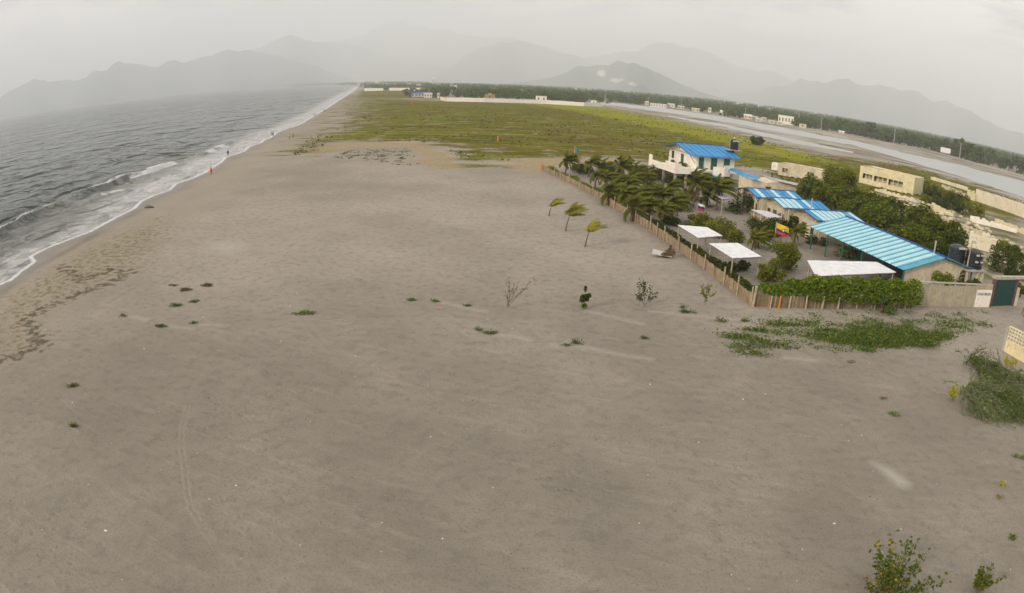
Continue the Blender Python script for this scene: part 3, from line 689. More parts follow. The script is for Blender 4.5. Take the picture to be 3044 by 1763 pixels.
def palm(name, label, H, nf, L, seed, wind=.9, m='palm', group=None, lean=.12, dead=0, trunk_r=.13, droop=.9, elr=(-.1, 1.35)):
    t_ = thing(name, label, 'palm tree', group=group); r = random.Random(seed); rn = np.random.RandomState(seed)
    top = Vector((lean * H, .03 * H, H))
    mb = MB(); n = 9; pts = [Vector((lean * H * (i / n) ** 1.6, .03 * H * i / n, H * i / n - .08)) for i in range(n + 1)]
    mb.tube(pts, [trunk_r * (1.75 if i == 0 else 1.15 - .45 * i / n) for i in range(n + 1)], 8)
    mb.build('trunk', mt['bark'], t_, smooth=True)
    VV, FF, RR = [], [], []
    rb = MB()
    for f in range(nf):
        azm = f * 2.39996 + r.uniform(-.3, .3); el = elr[0] + (elr[1] - elr[0]) * ((f + .5) / nf) ** .8 + r.uniform(-.15, .15)
        pts, ds = frond_pts(top, azm, el, L * r.uniform(.8, 1.1), wind, droop, r)
        rb.tube(pts[::3], [.03 * L / 2.5 * (1 - .8 * i / 7) for i in range(len(pts[::3]))], 4)
        tone = r.random()
        for i in range(3, len(pts)):
            f_ = i / (len(pts) - 1); ll = L * .27 * math.sin(math.pi * min(1, .12 + f_ * .86)) ** .6
            side = ds[i].cross(Vector((0, 0, 1)));
            if side.length < .05: side = Vector((0, 1, 0))
            side.normalize()
            for sg in (-1, 1):
                for sub in (0, .33, .66):
                    p0 = pts[i] - ds[i] * (L / 26) * sub
                    dd = (side * sg * .8 + ds[i] * .75 + Vector((wind * .45, 0, -.55 - .3 * r.random()))).normalized() * ll * r.uniform(.8, 1.1)
                    w_ = ds[i] * .021 * L / 2
                    o = len(VV); q = p0 + dd * .5 + Vector((0, 0, .02))
                    VV += [p0 - w_, p0 + w_, q + w_ * 1.1, p0 + dd, q - w_ * 1.1]; FF.append((o, o + 1, o + 2, o + 4)); FF.append((o + 4, o + 2, o + 3, o + 3))
                    c_ = min(1, max(0, tone * .6 + r.random() * .35)); RR += [c_] * 5
    # second quad of each leaflet is a triangle: build through MB-like path
    me = D.meshes.new('crown'); fs = [f if len(set(f)) == 4 else f[:3] for f in FF]
    o0 = len(VV); vs = [tuple(v) for v in VV] + rb.v; fs += [tuple(i + o0 for i in f) for f in rb.f]
    me.from_pydata(vs, [], fs); me.materials.append(mt[m]); a_ = me.attributes.new('rnd', 'FLOAT', 'POINT'); a_.data.foreach_set('value', RR + [.3] * len(rb.v))
    me.update(); link(me, 'crown', t_)
    if dead:
        dm = MB()
        for k in range(dead):
            pts, ds = frond_pts(top - Vector((0, 0, .1)), r.uniform(0, 6.28), -.9, L * .6, .2, 1.6, r, 8); dm.tube(pts, [.06] * len(pts), 4)
        dm.build('dead_frond', mt['dry'], t_)
    return t_
def hide_proto(o):  # prototypes that are never placed
    for c in list(o.children): D.objects.remove(c)
    D.objects.remove(o)

# ================================================================== buildings
def roof_slope(x0, x1, w, zr, ze, side, stripes, th=.05, ncorr=6, amp=.018, y0=0):
    """corrugated sheet slope: ridge at y=0, eave at y=side*w; stripes = list of material slots along x"""
    mb = MB(); n = len(stripes) * ncorr; dx = (x1 - x0) / n
    top, bot = [], []
    for i in range(n + 1):
        x = x0 + i * dx; dz = amp * math.cos(math.pi * i)
        top.append((x, dz))
    vs = []
    for (x, dz) in top:
        vs += [(x, y0, zr + dz), (x, side * w, ze + dz), (x, y0, zr + dz - th), (x, side * w, ze + dz - th)]
    for i in range(n):
        a, b = 4 * i, 4 * i + 4; mi = stripes[i // ncorr]
        fs = [(a, a + 1, b + 1, b), (a + 2, b + 2, b + 3, a + 3), (a + 1, a + 3, b + 3, b + 1), (a, b, b + 2, a + 2)]
        if i == 0: fs.append((a, a + 2, a + 3, a + 1))
        if i == n - 1: fs.append((b, b + 1, b + 3, b + 2))
        if side > 0: fs = [tuple(reversed(f)) for f in fs]
        o = len(mb.v)
        for f in fs: mb.f.append(f); mb.m.append(mi)
    mb.v = vs
    return mb
def seams(x0, x1, w, zr, ze, side, count, wd=.12, lift=.035):
    mb = MB()
    for i in range(count + 1):
        x = x0 + (x1 - x0) * i / count; x = min(max(x, x0 + wd / 2), x1 - wd / 2)
        mb.slab([(x - wd / 2, side * .02, zr + lift), (x + wd / 2, side * .02, zr + lift), (x + wd / 2, side * (w - .02), ze + lift), (x - wd / 2, side * (w - .02), ze + lift)][::(1 if side < 0 else -1)], .06)
    return mb
RM = [mt['blue'], mt['bluelt'], mt['bluemid']]
def window(parent, x, y, z, w, h, face, depth=.06, frame='wood', name='window', pane='dark'):
    """flat opening on a wall; face: 'w' (x const, looking -x), 's' (y const, looking -y)"""
    fr = MB(); pn = MB(); t_ = .07
    if face == 'w':
        fr.box(x - depth, x, y - w / 2 - t_, y + w / 2 + t_, z - t_, z); fr.box(x - depth, x, y - w / 2 - t_, y + w / 2 + t_, z + h, z + h + t_)
        fr.box(x - depth, x, y - w / 2 - t_, y - w / 2, z, z + h); fr.box(x - depth, x, y + w / 2, y + w / 2 + t_, z, z + h)
        pn.box(x - depth * .5, x + .02, y - w / 2, y + w / 2, z, z + h)
    else:
        fr.box(x - w / 2 - t_, x + w / 2 + t_, y - depth, y, z - t_, z); fr.box(x - w / 2 - t_, x + w / 2 + t_, y - depth, y, z + h, z + h + t_)
        fr.box(x - w / 2 - t_, x - w / 2, y - depth, y, z, z + h); fr.box(x + w / 2, x + w / 2 + t_, y - depth, y, z, z + h)
        pn.box(x - w / 2, x + w / 2, y - depth * .5, y + .02, z, z + h)
    o = fr.build(name, mt[frame], parent); pn.build('pane' if name == 'window' else 'panel', mt[pane], o); return o

# ---- two-storey house
H_ = thing('house', 'white two storey house with bright blue sheet roof and a white walled terrace', 'house', (30.65, 125.4, 0), .21)
Lh, wh, zr, ze = 11.3, 7.42, 7.34, 5.74
def vz(v): return zr - (zr - ze) * abs(v) / wh
b = MB(); b.gable(1.9, 10.4, 6.3, 3.0, vz(6.3) - .12, zr - .12); b.build('upper_storey', mt['white'], H_)
b = MB(); b.box(1.9, 10.4, -6.3, 6.3, 0, 2.55); b.build('ground_storey', mt['cream'], H_)
b = MB(); b.prism([(-4.3, 1.9), (-4.0, -9.3), (1.5, -9.6), (2.6, -7.5), (10.6, -7.0), (10.6, 6.4), (1.9, 6.4), (1.9, 1.9)][::1], 2.55, 3.0); b.build('floor_slab', mt['white'], H_)
for s_ in (-1, 1):
    rm = roof_slope(0, Lh, wh, zr, ze, s_, [0] * 11, amp=.03); rf = rm.build('roof', RM, H_)
    seams(0, Lh, wh, zr, ze, s_, 9, .10).build('seam', mt['bluedk'], rf)
b = MB(); b.box(-.02, Lh + .02, -.18, .18, zr + .01, zr + .09); b.build('ridge_cap', mt['bluedk'], H_)
tr = MB()
for x in (.15, 1.1):
    for s_ in (-1, 1):
        tr.tube([(x, s_ * .2, zr - .2), (x, s_ * wh * .98, ze - .12)], .06, 4)
    tr.tube([(x, -wh * .9, ze + .1), (x, wh * .9, ze + .1)], .05, 4); tr.tube([(x, 0, ze + .1), (x, 0, zr - .15)], .05, 4)
for s_ in (-1, 1): tr.tube([(.2, s_ * wh * .85, ze + .05), (1.9, s_ * 5.8, 3.9)], .06, 4)
tr.build('roof_truss', mt['wood'], H_)
for yy, w_, h_, zz, nm, pn in ((4.3, .9, 1.45, 3.75, 'window', 'dark'), (-.1, 1.1, 2.1, 3.02, 'door', 'green')):
    window(H_, 1.9, yy, zz, w_, h_, 'w', name=nm, pane=pn)
for xx, w_, nm, pn, zz in ((2.9, 1.0, 'door', 'green', 3.02), (5.7, 1.25, 'door', 'green', 3.02), (8.6, 1.25, 'window', 'green', 3.5)):
    window(H_, xx, -6.3, zz, w_, 5.3 - zz, 's', name=nm, pane=pn)
for yy in (-4.9, -1.5, 2.5): window(H_, 1.9, yy, .9, 1.0, 1.1, 'w')
for xx in (3.6, 6.3, 9): window(H_, xx, -6.3, .8, 1.1, 1.2, 's')
# parapet with raised corners
def wallrun(mb, pts, th):
    for (x0, y0, z0, z1), (x1, y1, _, _) in zip(pts[:-1], pts[1:]):
        dx, dy = x1 - x0, y1 - y0; l = math.hypot(dx, dy); nx, ny = -dy / l * th / 2, dx / l * th / 2
        mb.prism([(x0 + nx, y0 + ny), (x0 - nx, y0 - ny), (x1 - nx, y1 - ny), (x1 + nx, y1 + ny)], z0, z1)
b = MB(); wallrun(b, [(-4.4, 1.9, 2.40, 4.55), (-4.38, .6, 2.40, 3.62), (-4.15, -5.4, 2.40, 4.25), (-4.02, -9.4, 2.40, 4.25), (-2.9, -9.45, 2.40, 3.50), (1.5, -9.75, 0, 0)], .22); b.build('parapet', mt['white'], H_); b = MB()
wallrun(b, [(4.6, -8.2, 2.2, 3.9), (6.6, -9.0, 2.2, 4.3), (8.1, -8.6, 0, 0)], .22); b.build('parapet', mt['white'], H_)
b = MB()
for x, y in ((-3.7, 1.2), (-3.7, -3.8), (-3.6, -8.7), (.8, -8.9), (-1.5, -8.9)): b.box(x - .2, x + .2, y - .2, y + .2, 0, 2.55); b.build('column', mt['concrete'], H_); b = MB()
b = MB(); b.slab([(2.6, -7.2, 2.5), (6.8, -6.4, 2.9), (6.8, -8.9, 2.2), (2.6, -9.4, 2.0)][::-1], .06); b.build('awning', mt['blue'], H_)
# planter plants on terrace
for i_, b_ in enumerate([(1.2, -1.0, 3.3, .5, .4, .35), (.9, -3.4, 3.35, .6, .5, .4), (1.8, -8.2, 3.3, 1.2, .5, .45), (1.0, 2.4, 3.3, .4, .4, .3)]):
    tp_ = thing('terrace_plant', 'leafy plant on the white terrace, ' + ('left of the green door', 'in front of the gable corner', 'along the right parapet', 'under the dark left window')[i_], 'plant', (30.65 + b_[0] * .978 - b_[1] * .208, 125.4 + b_[0] * .208 + b_[1] * .978, 3.0)); leaves('foliage', blob_pts([(0, 0, .34, b_[3], b_[4], b_[5])], 110, 4 + i_), .16, 4, mt['leaf'], tp_); MB().tube([(0, 0, 0), (0, 0, .35)], [.14, .18], 7).build('pot', mt['concrete'], tp_)

# ---- rooftop tank on its stand
tk = at(*Z6(1690, 385), 5.75); T1 = thing('water_tank', 'black ribbed water tank on a concrete slab beside the blue house roof', 'water tank', (tk.x, tk.y, 0), .21)
b = MB(); b.box(-.22, .22, -.22, .22, 0, 6.9); b.build('pillar', mt['tank'], T1)
b = MB(); b.box(-1.4, 1.5, -1.1, 1.1, 6.9, 7.08); b.build('slab', mt['conctop'], T1)
def tankbody(parent, x, y, z, r_, h_, lab=True, name='tank_body'):
    b = MB(); pr = [(r_ * .97, 0), (r_, .04), (r_, .22 * h_), (r_ * .96, .25 * h_), (r_, .28 * h_), (r_, .5 * h_), (r_ * .96, .53 * h_), (r_, .56 * h_), (r_, .80 * h_), (r_ * .9, .88 * h_), (r_ * .45, .98 * h_), (r_ * .3, 1.0 * h_)]
    n = 20
    for q, zz in pr: b.v += [(x + q * math.cos(2 * math.pi * k / n), y + q * math.sin(2 * math.pi * k / n), z + zz) for k in range(n)]
    for i in range(len(pr) - 1):
        for k in range(n): b.f.append((i * n + k, i * n + (k + 1) % n, (i + 1) * n + (k + 1) % n, (i + 1) * n + k)); b.m.append(0)
    b.f.append(tuple(range(n - 1, -1, -1))); b.m.append(0); b.f.append(tuple((len(pr) - 1) * n + k for k in range(n))); b.m.append(0)
    return b.build(name, mt['tank'], parent, smooth=False)
tb = tankbody(T1, .1, 0, 7.08, .95, 2.1)
b = MB(); b.box(-.65, .75, -.93, -.80, 8.66, 8.95); b.build('label_band', mt['tankgrey'], tb)
b = MB(); b.tube([(-1.2, -.6, 7.0), (-1.2, -.6, 9.3)], .07, 6); b.build('pipe', mt['pole'], T1)
b = MB(); b.tube([(.1, 0, 9.15), (.1, 0, 9.55)], [.08, .2], 8); b.build('cap', mt['white'], T1)

# ---- annex behind the house
A_ = thing('annex', 'cream annex with low blue roof running down from the white house', 'building', tuple(at(*Z6(1560, 905), 0))[:2] + (0,), .12)
ax, ay = A_.location.x, A_.location.y
def loc_of(o, p):
    c, s_ = math.cos(-o.rotation_euler.z), math.sin(-o.rotation_euler.z); dx, dy = p[0] - o.location.x, p[1] - o.location.y
    return (dx * c - dy * s_, dx * s_ + dy * c, p[2])
b = MB()
q = [loc_of(A_, at(*Z6(*p), z_)) for p, z_ in (((1610, 625), 3.6), ((1690, 600), 3.9), ((2190, 775), 3.9), ((2070, 825), 3.3))]
cor = [loc_of(A_, at(*Z6(1520, 690), 3.2)), loc_of(A_, at(*Z6(1950, 905), 2.0)), loc_of(A_, at(*Z6(2430, 905), 2.9))]
b.slab(q, .08); b.build('roof', mt['blue'], A_)
p0 = loc_of(A_, at(*Z6(1540, 1010), 0)); p1 = loc_of(A_, at(*Z7(430, 330), 0)); p2 = loc_of(A_, at(*Z7(960, 330), 0))
wl = [(q[0][0], q[0][1] + .2), (q[3][0] - .2, q[3][1] + .3)]
b = MB(); xs0, xs1 = q[0][0] + .1, q[0][0] + 13.5; ys = min(q[0][1], q[3][1]) + .6
vs = [(xs0, ys, 0), (xs0 + 5.0, ys, 0), (xs0 + 13.5, ys, 0), (xs0 + 13.5, ys, 2.3), (xs0 + 5.6, ys, 3.35), (xs0 + 2.8, ys, 2.9), (xs0, ys, 3.5)]
n = len(vs); vs2 = [(x, y + 5.5, z) for x, y, z in vs]
b.add(vs + vs2, [tuple(range(n)), tuple(reversed(range(n, 2 * n)))] + [(i, n + i, n + (i + 1) % n, (i + 1) % n) for i in range(n)]); b.build('wall', mt['cream'], A_)
b = MB(); b.slab([(xs0 + 5.3, ys - .5, 3.52), (xs0 + 5.3, ys + 6, 3.52), (xs0 + 14.2, ys + 6, 2.38), (xs0 + 14.2, ys - .5, 2.38)][::-1], .1); b.build('side_roof', mt['tin'], A_)
window(A_, xs0 + 3.4, ys, 1.1, 1.0, 1.15, 's')

# ---- three cabins
for i, (x, y, th, L, w, zr_, ze_, st, lab) in enumerate([
    (34.76, 93.44, .12, 8.7, 3.45, 3.92, 3.18, [0, 1, 0, 2, 1, 0, 0, 1, 0], 'cream cabin farthest of three with mostly blue striped roof, next to the annex'),
    (36.12, 86.03, .12, 8.45, 3.45, 3.91, 3.19, [1, 1, 1, 1, 0, 1, 0, 0, 0], 'middle cream cabin with half pale half blue striped roof and a green door'),
    (37.55, 78.45, .17, 8.65, 3.7, 3.88, 3.25, [0, 1, 1, 1, 1, 1, 1, 2, 1], 'nearest cream cabin with pale striped roof touching the long dining pavilion')]):
    c_ = thing('cabin', lab, 'cabin', (x, y, 0), th, group='blue roofed cabins in a row')
    b = MB(); ov = 1.0; b.gable(ov, L - .4, w - .45, 0, zr_ - (zr_ - ze_) * (w - .45) / w - .1, zr_ - .1); b.build('wall', mt['cream'], c_)
    for s_ in (-1, 1):
        rf = roof_slope(0, L, w, zr_, ze_, s_, st, amp=.02).build('roof', RM, c_)
        seams(0, L, w, zr_, ze_, s_, len(st), .09).build('seam', mt['bluedk'], rf)
    b = MB(); b.box(-.02, L + .02, -.14, .14, zr_ + .012, zr_ + .07); b.build('ridge_cap', mt['bluedk'], c_)
    b = MB()
    for s_ in (-1, 1): b.tube([(.12, 0, zr_ - .12), (.12, s_ * w * .98, ze_ - .1)], .05, 4)
    b.tube([(.12, -w * .9, ze_), (.12, w * .9, ze_)], .045, 4); b.tube([(.12, 0, ze_), (.12, 0, zr_ - .12)], .045, 4); b.build('gable_truss', mt['wood'], c_)
    for s_ in (-1, 1): b = MB(); b.box(.1, .28, s_ * (w - .4) - .09, s_ * (w - .4) + .09, 0, ze_ - .05); b.build('porch_post', mt['cream'], c_)
    window(c_, ov, .4, .02, .95, 2.0, 'w', name='door', pane='green'); window(c_, ov, -1.8, .9, .9, 1.0, 'w'); window(c_, ov, 2.2, .9, .8, 1.0, 'w')
    window(c_, 4.2, -(w - .45), .9, 1.0, 1.0, 's')

# ---- long pavilion (ridge runs along the compound)
rA, rB = at(*Z4(520, 105), 4.25), at(*Z4(1850, 655), 4.25)
eA, eB = at(*Z4(20, 230), 2.85), at(*Z4(1290, 820), 2.85)
Pv = thing('dining_pavilion', 'long open pavilion under a pale striped blue roof with a dark blue ridge', 'pavilion', (rB.x, rB.y, 0), 0)
dR = (rA - rB); LR = Vector((dR.x, dR.y)).length
Pv.rotation_euler.z = math.atan2(dR.y, dR.x)
lrA, lrB, leA, leB = [Vector(loc_of(Pv, p)) for p in (rA, rB, eA, eB)]
def pav_slope(side):
    b = MB(); n = 17 * 4; k = 1 if side > 0 else -1
    o0 = []
    for i in range(n + 1):
        f = i / n; a = lrB.lerp(lrA, f); e = leB.lerp(leA, f); e = Vector((e.x, e.y if side > 0 else -e.y, e.z)); dz = .02 * math.cos(math.pi * i)
        b.v += [(a.x, a.y, a.z + dz), (e.x, e.y, e.z + dz), (a.x, a.y, a.z + dz - .05), (e.x, e.y, e.z + dz - .05)]
    for i in range(n):
        a, c = 4 * i, 4 * i + 4
        for f in [(a, a + 1, c + 1, c), (a + 2, c + 2, c + 3, a + 3), (a + 1, a + 3, c + 3, c + 1)] + ([(a, a + 2, a + 3, a + 1)] if i == 0 else []) + ([(c, c + 1, c + 3, c + 2)] if i == n - 1 else []):
            b.f.append(f if side < 0 else tuple(reversed(f))); b.m.append(1 if i > 4 else 2)
    return b
for sd in (1, -1):
    rf = pav_slope(sd).build('roof', RM, Pv); b = MB()
    for i in range(18):
        f = min(max(i / 17, .005), .995); df = .0085
        P4 = []
        for ff_ in (f - df, f + df):
            a = lrB.lerp(lrA, ff_); e = leB.lerp(leA, ff_); e = Vector((e.x, e.y if sd > 0 else -e.y, e.z)); P4.append((a, e))
        q4 = [P4[0][0], P4[1][0], P4[1][1], P4[0][1]]; q4 = [(v.x, v.y, v.z + .035) for v in q4]
        b.slab(q4 if sd < 0 else q4[::-1], .07)
    b.build('seam', mt['bluemid'], rf)
b = MB(); b.tube([lrB + Vector((-.1, 0, .03)), lrA + Vector((.1, 0, .03))], .13, 6); b.build('ridge_cap', mt['bluedk'], Pv)
eo = leB.y
for f in (.02, .22, .42, .62, .80, .98):
    e = leB.lerp(leA, f)
    for sd in (1, -1):
        b = MB(); y_ = (e.y - .45 * math.copysign(1, e.y)) * sd; b.tube([(e.x, y_, 0), (e.x, y_, e.z - .02)], .09, 6); b.build('post', mt['green'], Pv)
b = MB(); hw = abs(leB.y) - .7
b.add([(.55, -hw, 0), (.55, hw, 0), (.55, hw, 2.95), (.55, 0, 4.05), (.55, -hw, 2.95), (.8, -hw, 0), (.8, hw, 0), (.8, hw, 2.95), (.8, 0, 4.05), (.8, -hw, 2.95)], [(4, 3, 2, 1, 0), (5, 6, 7, 8, 9)] + [(i, (i + 1) % 5, 5 + (i + 1) % 5, 5 + i) for i in range(5)])
b.build('gable_wall', mt['cream'], Pv)
b = MB(); sy = -math.copysign(1, eo); b.box(.85, LR - .5, min(sy * hw, sy * (hw - .2)), max(sy * hw, sy * (hw - .2)), 0, 2.6); b.build('back_wall', mt['cream'], Pv)
ftd = thing('chair', '', '')
D.objects.remove(ftd)
def chair(loc, rz, lab):
    c_ = thing('chair', lab, 'chair', loc, rz, group='chairs on the sand under the long pavilion')
    MB().box(-.24, .24, -.24, .24, .42, .47).build('seat', mt['wood'], c_); MB().box(-.24, .24, .19, .24, .5, .98).build('backrest', mt['wood'], c_)
    for x, y in ((-.2, -.2), (.2, -.2), (-.2, .2), (.2, .2)): MB().box(x - .025, x + .025, y - .025, y + .025, 0, .42).build('leg', mt['wood'], c_)
    return c_
ch0 = None
for k, (px_, py_) in enumerate([(2178, 617), (2196, 628), (2222, 640), (2243, 652)]):
    p = at(px_, py_); lb = 'wooden chair under the eave edge of the long striped roof'
    if ch0 is None: ch0 = chair((p.x, p.y, 0), .4, lb)
    else: dup(ch0, (p.x, p.y, 0), .4 + k)

tb0 = None
for k, (px_, py_) in enumerate([(2165, 607), (2205, 625), (2250, 648), (2120, 590)]):
    p = at(px_, py_); lb = 'wooden table in the shade of the long striped pavilion roof'
    if tb0 is None:
        tb0 = thing('table', lb, 'table', (p.x + .9, p.y + .3, 0), .3, group='tables under the long pavilion'); MB().box(-.8, .8, -.45, .45, .72, .77).build('tabletop', mt['wood'], tb0)
        for x, y in ((-.7, -.36), (.7, -.36), (-.7, .36), (.7, .36)): MB().box(x - .03, x + .03, y - .03, y + .03, 0, .72).build('leg', mt['wood'], tb0)
    else: dup(tb0, (p.x + .9, p.y + .3, 0), .3 + k)

# ---- white canopies
def canopy(corners, z, lab, m='tarp', legs=(0, 1, 2, 3), sag=.06):
    c4 = [at(x, y, z) for x, y in corners]; c0 = sum(c4, Vector()) / 4
    t_ = thing('canopy', lab, 'canopy', (c0.x, c0.y, 0), 0, group='flat sheet canopies on wooden posts')
    n = 8; b = MB()
    L4 = [c - Vector((c0.x, c0.y, 0)) for c in c4]
    for lay in (0, -.05):
        for i in range(n + 1):
            for j in range(n + 1):
                u, v = i / n, j / n; p = (L4[0] * (1 - u) * (1 - v) + L4[1] * u * (1 - v) + L4[2] * u * v + L4[3] * (1 - u) * v)
                b.v.append((p.x, p.y, p.z + lay - sag * math.sin(math.pi * u) * math.sin(math.pi * v) + .012 * math.sin(i * 2.4)))
    N = (n + 1) ** 2; id_ = lambda i, j: i * (n + 1) + j
    nz = (L4[1] - L4[0]).cross(L4[3] - L4[0]).z
    for i in range(n):
        for j in range(n):
            f = (id_(i, j), id_(i + 1, j), id_(i + 1, j + 1), id_(i, j + 1)); f = f if nz > 0 else f[::-1]
            b.f += [f, tuple(N + q for q in reversed(f))]; b.m += [0, 0]
    ed = [id_(i, 0) for i in range(n)] + [id_(n, j) for j in range(n)] + [id_(i, n) for i in range(n, 0, -1)] + [id_(0, j) for j in range(n, 0, -1)]
    for k in range(len(ed)):
        a, c = ed[k], ed[(k + 1) % len(ed)]; f = (a, c, c + N, a + N); b.f.append(f[::-1] if nz > 0 else f); b.m.append(0)
    b.build('sheet', mt[m], t_)
    for k in legs:
        p = L4[k] * .93; MB().tube([(p.x, p.y, 0), (p.x, p.y, z - .03)], .075, 6).build('post', mt['post'], t_)
    fr = MB()
    for k in range(4): fr.tube([L4[k] * .96 + Vector((0, 0, .04 * z - .12)), L4[(k + 1) % 4] * .96 + Vector((0, 0, .04 * z - .12))], .04, 4)
    fr.build('frame', mt['wood'], t_)
    return t_
canopy([Z4(0, 690), Z4(930, 710), Z4(1190, 850), Z4(110, 900)], 2.4, 'largest white sheet canopy behind the vine hedge')
canopy([Zt(455, 305), Zt(810, 300), Zt(1110, 470), Zt(750, 490)], 2.1, 'white sheet canopy beside the stick fence, second from the hedge corner')
canopy([Zt(60, 75), Zt(430, 105), Zt(620, 210), Zt(320, 235)], 2.1, 'white sheet canopy farthest left beside the stick fence')
canopy([(1742, 471), (1777, 474), (1798, 488), (1779, 489)], 2.3, 'small grey sheet canopy near the two storey house', 'tarpgrey', legs=(0, 3))
canopy([(1849, 515), (1889, 519), (1925, 534), (1893, 536)], 2.3, 'small grey sheet canopy in front of the middle cabin', 'tarpgrey', legs=(0, 3))

# ================================================================== fences, hedges and walls
fpx = [(1336, 418), (1352, 428), (1367, 434), (1382, 440), (1403, 450), (1430, 464), (1460, 481), (1488, 497), (1514, 512), (1545, 532), (1566, 546), (1603, 569), (1619, 582), (1637, 593), (1672, 618), (1703, 639), (1736, 663), (1784, 702), (1817, 727), (1852, 753)]
FP = [gat(x, y) for x, y in fpx]; FP = [Vector((p.x, p.y, 0)) for p in FP]
def fence(name, lab, pts, mat_reed, hgt_, posts, post_h, rg, thick=.07, pm='post'):
    o0 = pts[0]; t_ = thing(name, lab, 'fence', (o0.x, o0.y, 0))
    b = MB(); tot = 0
    for a, c in zip(pts[:-1], pts[1:]):
        a, c = a - o0, c - o0; L = (c - a).length; d = (c - a) / L; nrm = Vector((-d.y, d.x, 0)); s_ = 0; st = .11
        while s_ < L:
            e = min(s_ + st * rg.uniform(.7, 1.2), L); h_ = hgt_ * rg.uniform(.9, 1.06); off = rg.uniform(-.02, .02); p, q = a + d * s_, a + d * (e - .008)
            n_ = nrm * thick / 2 + nrm * off; m_ = nrm * thick / 2 - nrm * off; mi = 0 if rg.random() < .75 else 1
            lean = d * rg.uniform(-.03, .03)
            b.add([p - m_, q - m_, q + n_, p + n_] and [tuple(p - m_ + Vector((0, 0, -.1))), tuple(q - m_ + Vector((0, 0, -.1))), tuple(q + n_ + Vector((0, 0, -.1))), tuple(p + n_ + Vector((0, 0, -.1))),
                   tuple(p - m_ + lean + Vector((0, 0, h_))), tuple(q - m_ + lean + Vector((0, 0, h_))), tuple(q + n_ + lean + Vector((0, 0, h_))), tuple(p + n_ + lean + Vector((0, 0, h_)))],
                  [(3, 2, 1, 0), (4, 5, 6, 7), (0, 1, 5, 4), (1, 2, 6, 5), (2, 3, 7, 6), (3, 0, 4, 7)], mi)
            s_ = e
    b.build('reed_panel', mat_reed, t_)
    for k, p in enumerate(posts):
        q = p - o0; m_ = pm
        if k in getattr(fence, 'orange', ()): m_ = 'orange'
        l_ = rg.uniform(-.05, .05); po = MB().tube([(q.x, q.y, -.1), (q.x + l_, q.y + rg.uniform(-.04, .04), post_h * rg.uniform(.9, 1.08))], [.085, .07], 7).build('post', mt[m_], t_)
        if m_ == 'orange': po['label'] = 'orange painted post'
    return t_
fence.orange = ()
rg = random.Random(2)
off = [p + Vector((-.16, 0, 0)) for p in FP]
fence('reed_fence', 'long reed fence with pale posts running from the sand corner towards the meadow', FP, [mt['reed'], mt['reeddk']], 1.02, off, 1.75, rg)
C0 = FP[-1]; fr = [gat(x, y) for x, y in [(1862, 754), (1930, 757), (2000, 758), (2080, 759), (2160, 759), (2200, 758), (2248, 757)]]
fr = [C0] + [Vector((p.x, p.y, 0)) for p in fr[1:]]
pp = [Vector((*gat(x, y)[:2], 0)) + Vector((0, -.14, 0)) for x, y in [(1893, 756), (1915, 757), (1940, 758), (1981, 759), (2021, 760), (2060, 760), (2105, 760), (2150, 760), (2185, 759), (2225, 758)]]
fence.orange = (1,)
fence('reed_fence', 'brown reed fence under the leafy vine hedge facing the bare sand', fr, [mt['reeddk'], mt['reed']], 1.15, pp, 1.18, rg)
MB().tube([(0, 0, 0), (.03, .02, 1.95)], [.11, .10], 8).build
b = MB(); b.tube([(C0.x - .05, C0.y - .2, -.1), (C0.x + .02, C0.y - .2, 1.85)], [.12, .11], 8); o = b.build('corner_post', mt['post']); tag(o, 'thick pale wooden post at the corner where the two reed fences meet', 'post')

def along(pts, f):
    Ls = [(b_ - a_).length for a_, b_ in zip(pts[:-1], pts[1:])]; T = sum(Ls) * f
    for (a_, b_), L in zip(zip(pts[:-1], pts[1:]), Ls):
        if T <= L: return a_.lerp(b_, T / L)
        T -= L
    return pts[-1]
def hedge(name, lab, pts, f0, f1, offv, w, h, n, size, m, seed, cat='hedge', zlow=.15):
    r = np.random.RandomState(seed); base_ = along(pts, (f0 + f1) / 2); t_ = thing(name, lab, cat, (base_.x, base_.y, 0)); C = []
    for i in range(n):
        f = f0 + (f1 - f0) * r.rand(); p = along(pts, f) - base_ + Vector(offv)
        hh = h * (.78 + .22 * math.sin(f * 61 + seed) * math.sin(f * 23)); ww = w * (.75 + .25 * math.sin(f * 43))
        a = r.uniform(0, math.pi); q = r.rand() ** .35
        C.append((p.x + math.cos(a) * ww * q + r.normal(0, .05), p.y + r.normal(0, .15) + math.cos(a) * ww * q * .3, zlow + (hh - zlow) * math.sin(a) * q))
    leaves('foliage', C, size, seed, mt[m], t_)
    st = MB()
    for i in range(14):
        p = along(pts, f0 + (f1 - f0) * (i + .5) / 14) - base_ + Vector(offv); st.tube([(p.x, p.y, -.05), (p.x + .1, p.y, h * .7)], [.04, .02], 5)
    st.build('stems', mt['bark'], t_); return t_
hedge('hedge', 'bright green low hedge hugging the far half of the long reed fence', FP, .0, .58, (1.1, 0, 0), .75, 1.25, 9000, .13, 'vine', 5)
hedge('hedge', 'dull olive shrubs lining the near half of the long reed fence', FP, .56, .97, (1.3, 0, 0), .95, 1.15, 5600, .13, 'leafdark', 6)
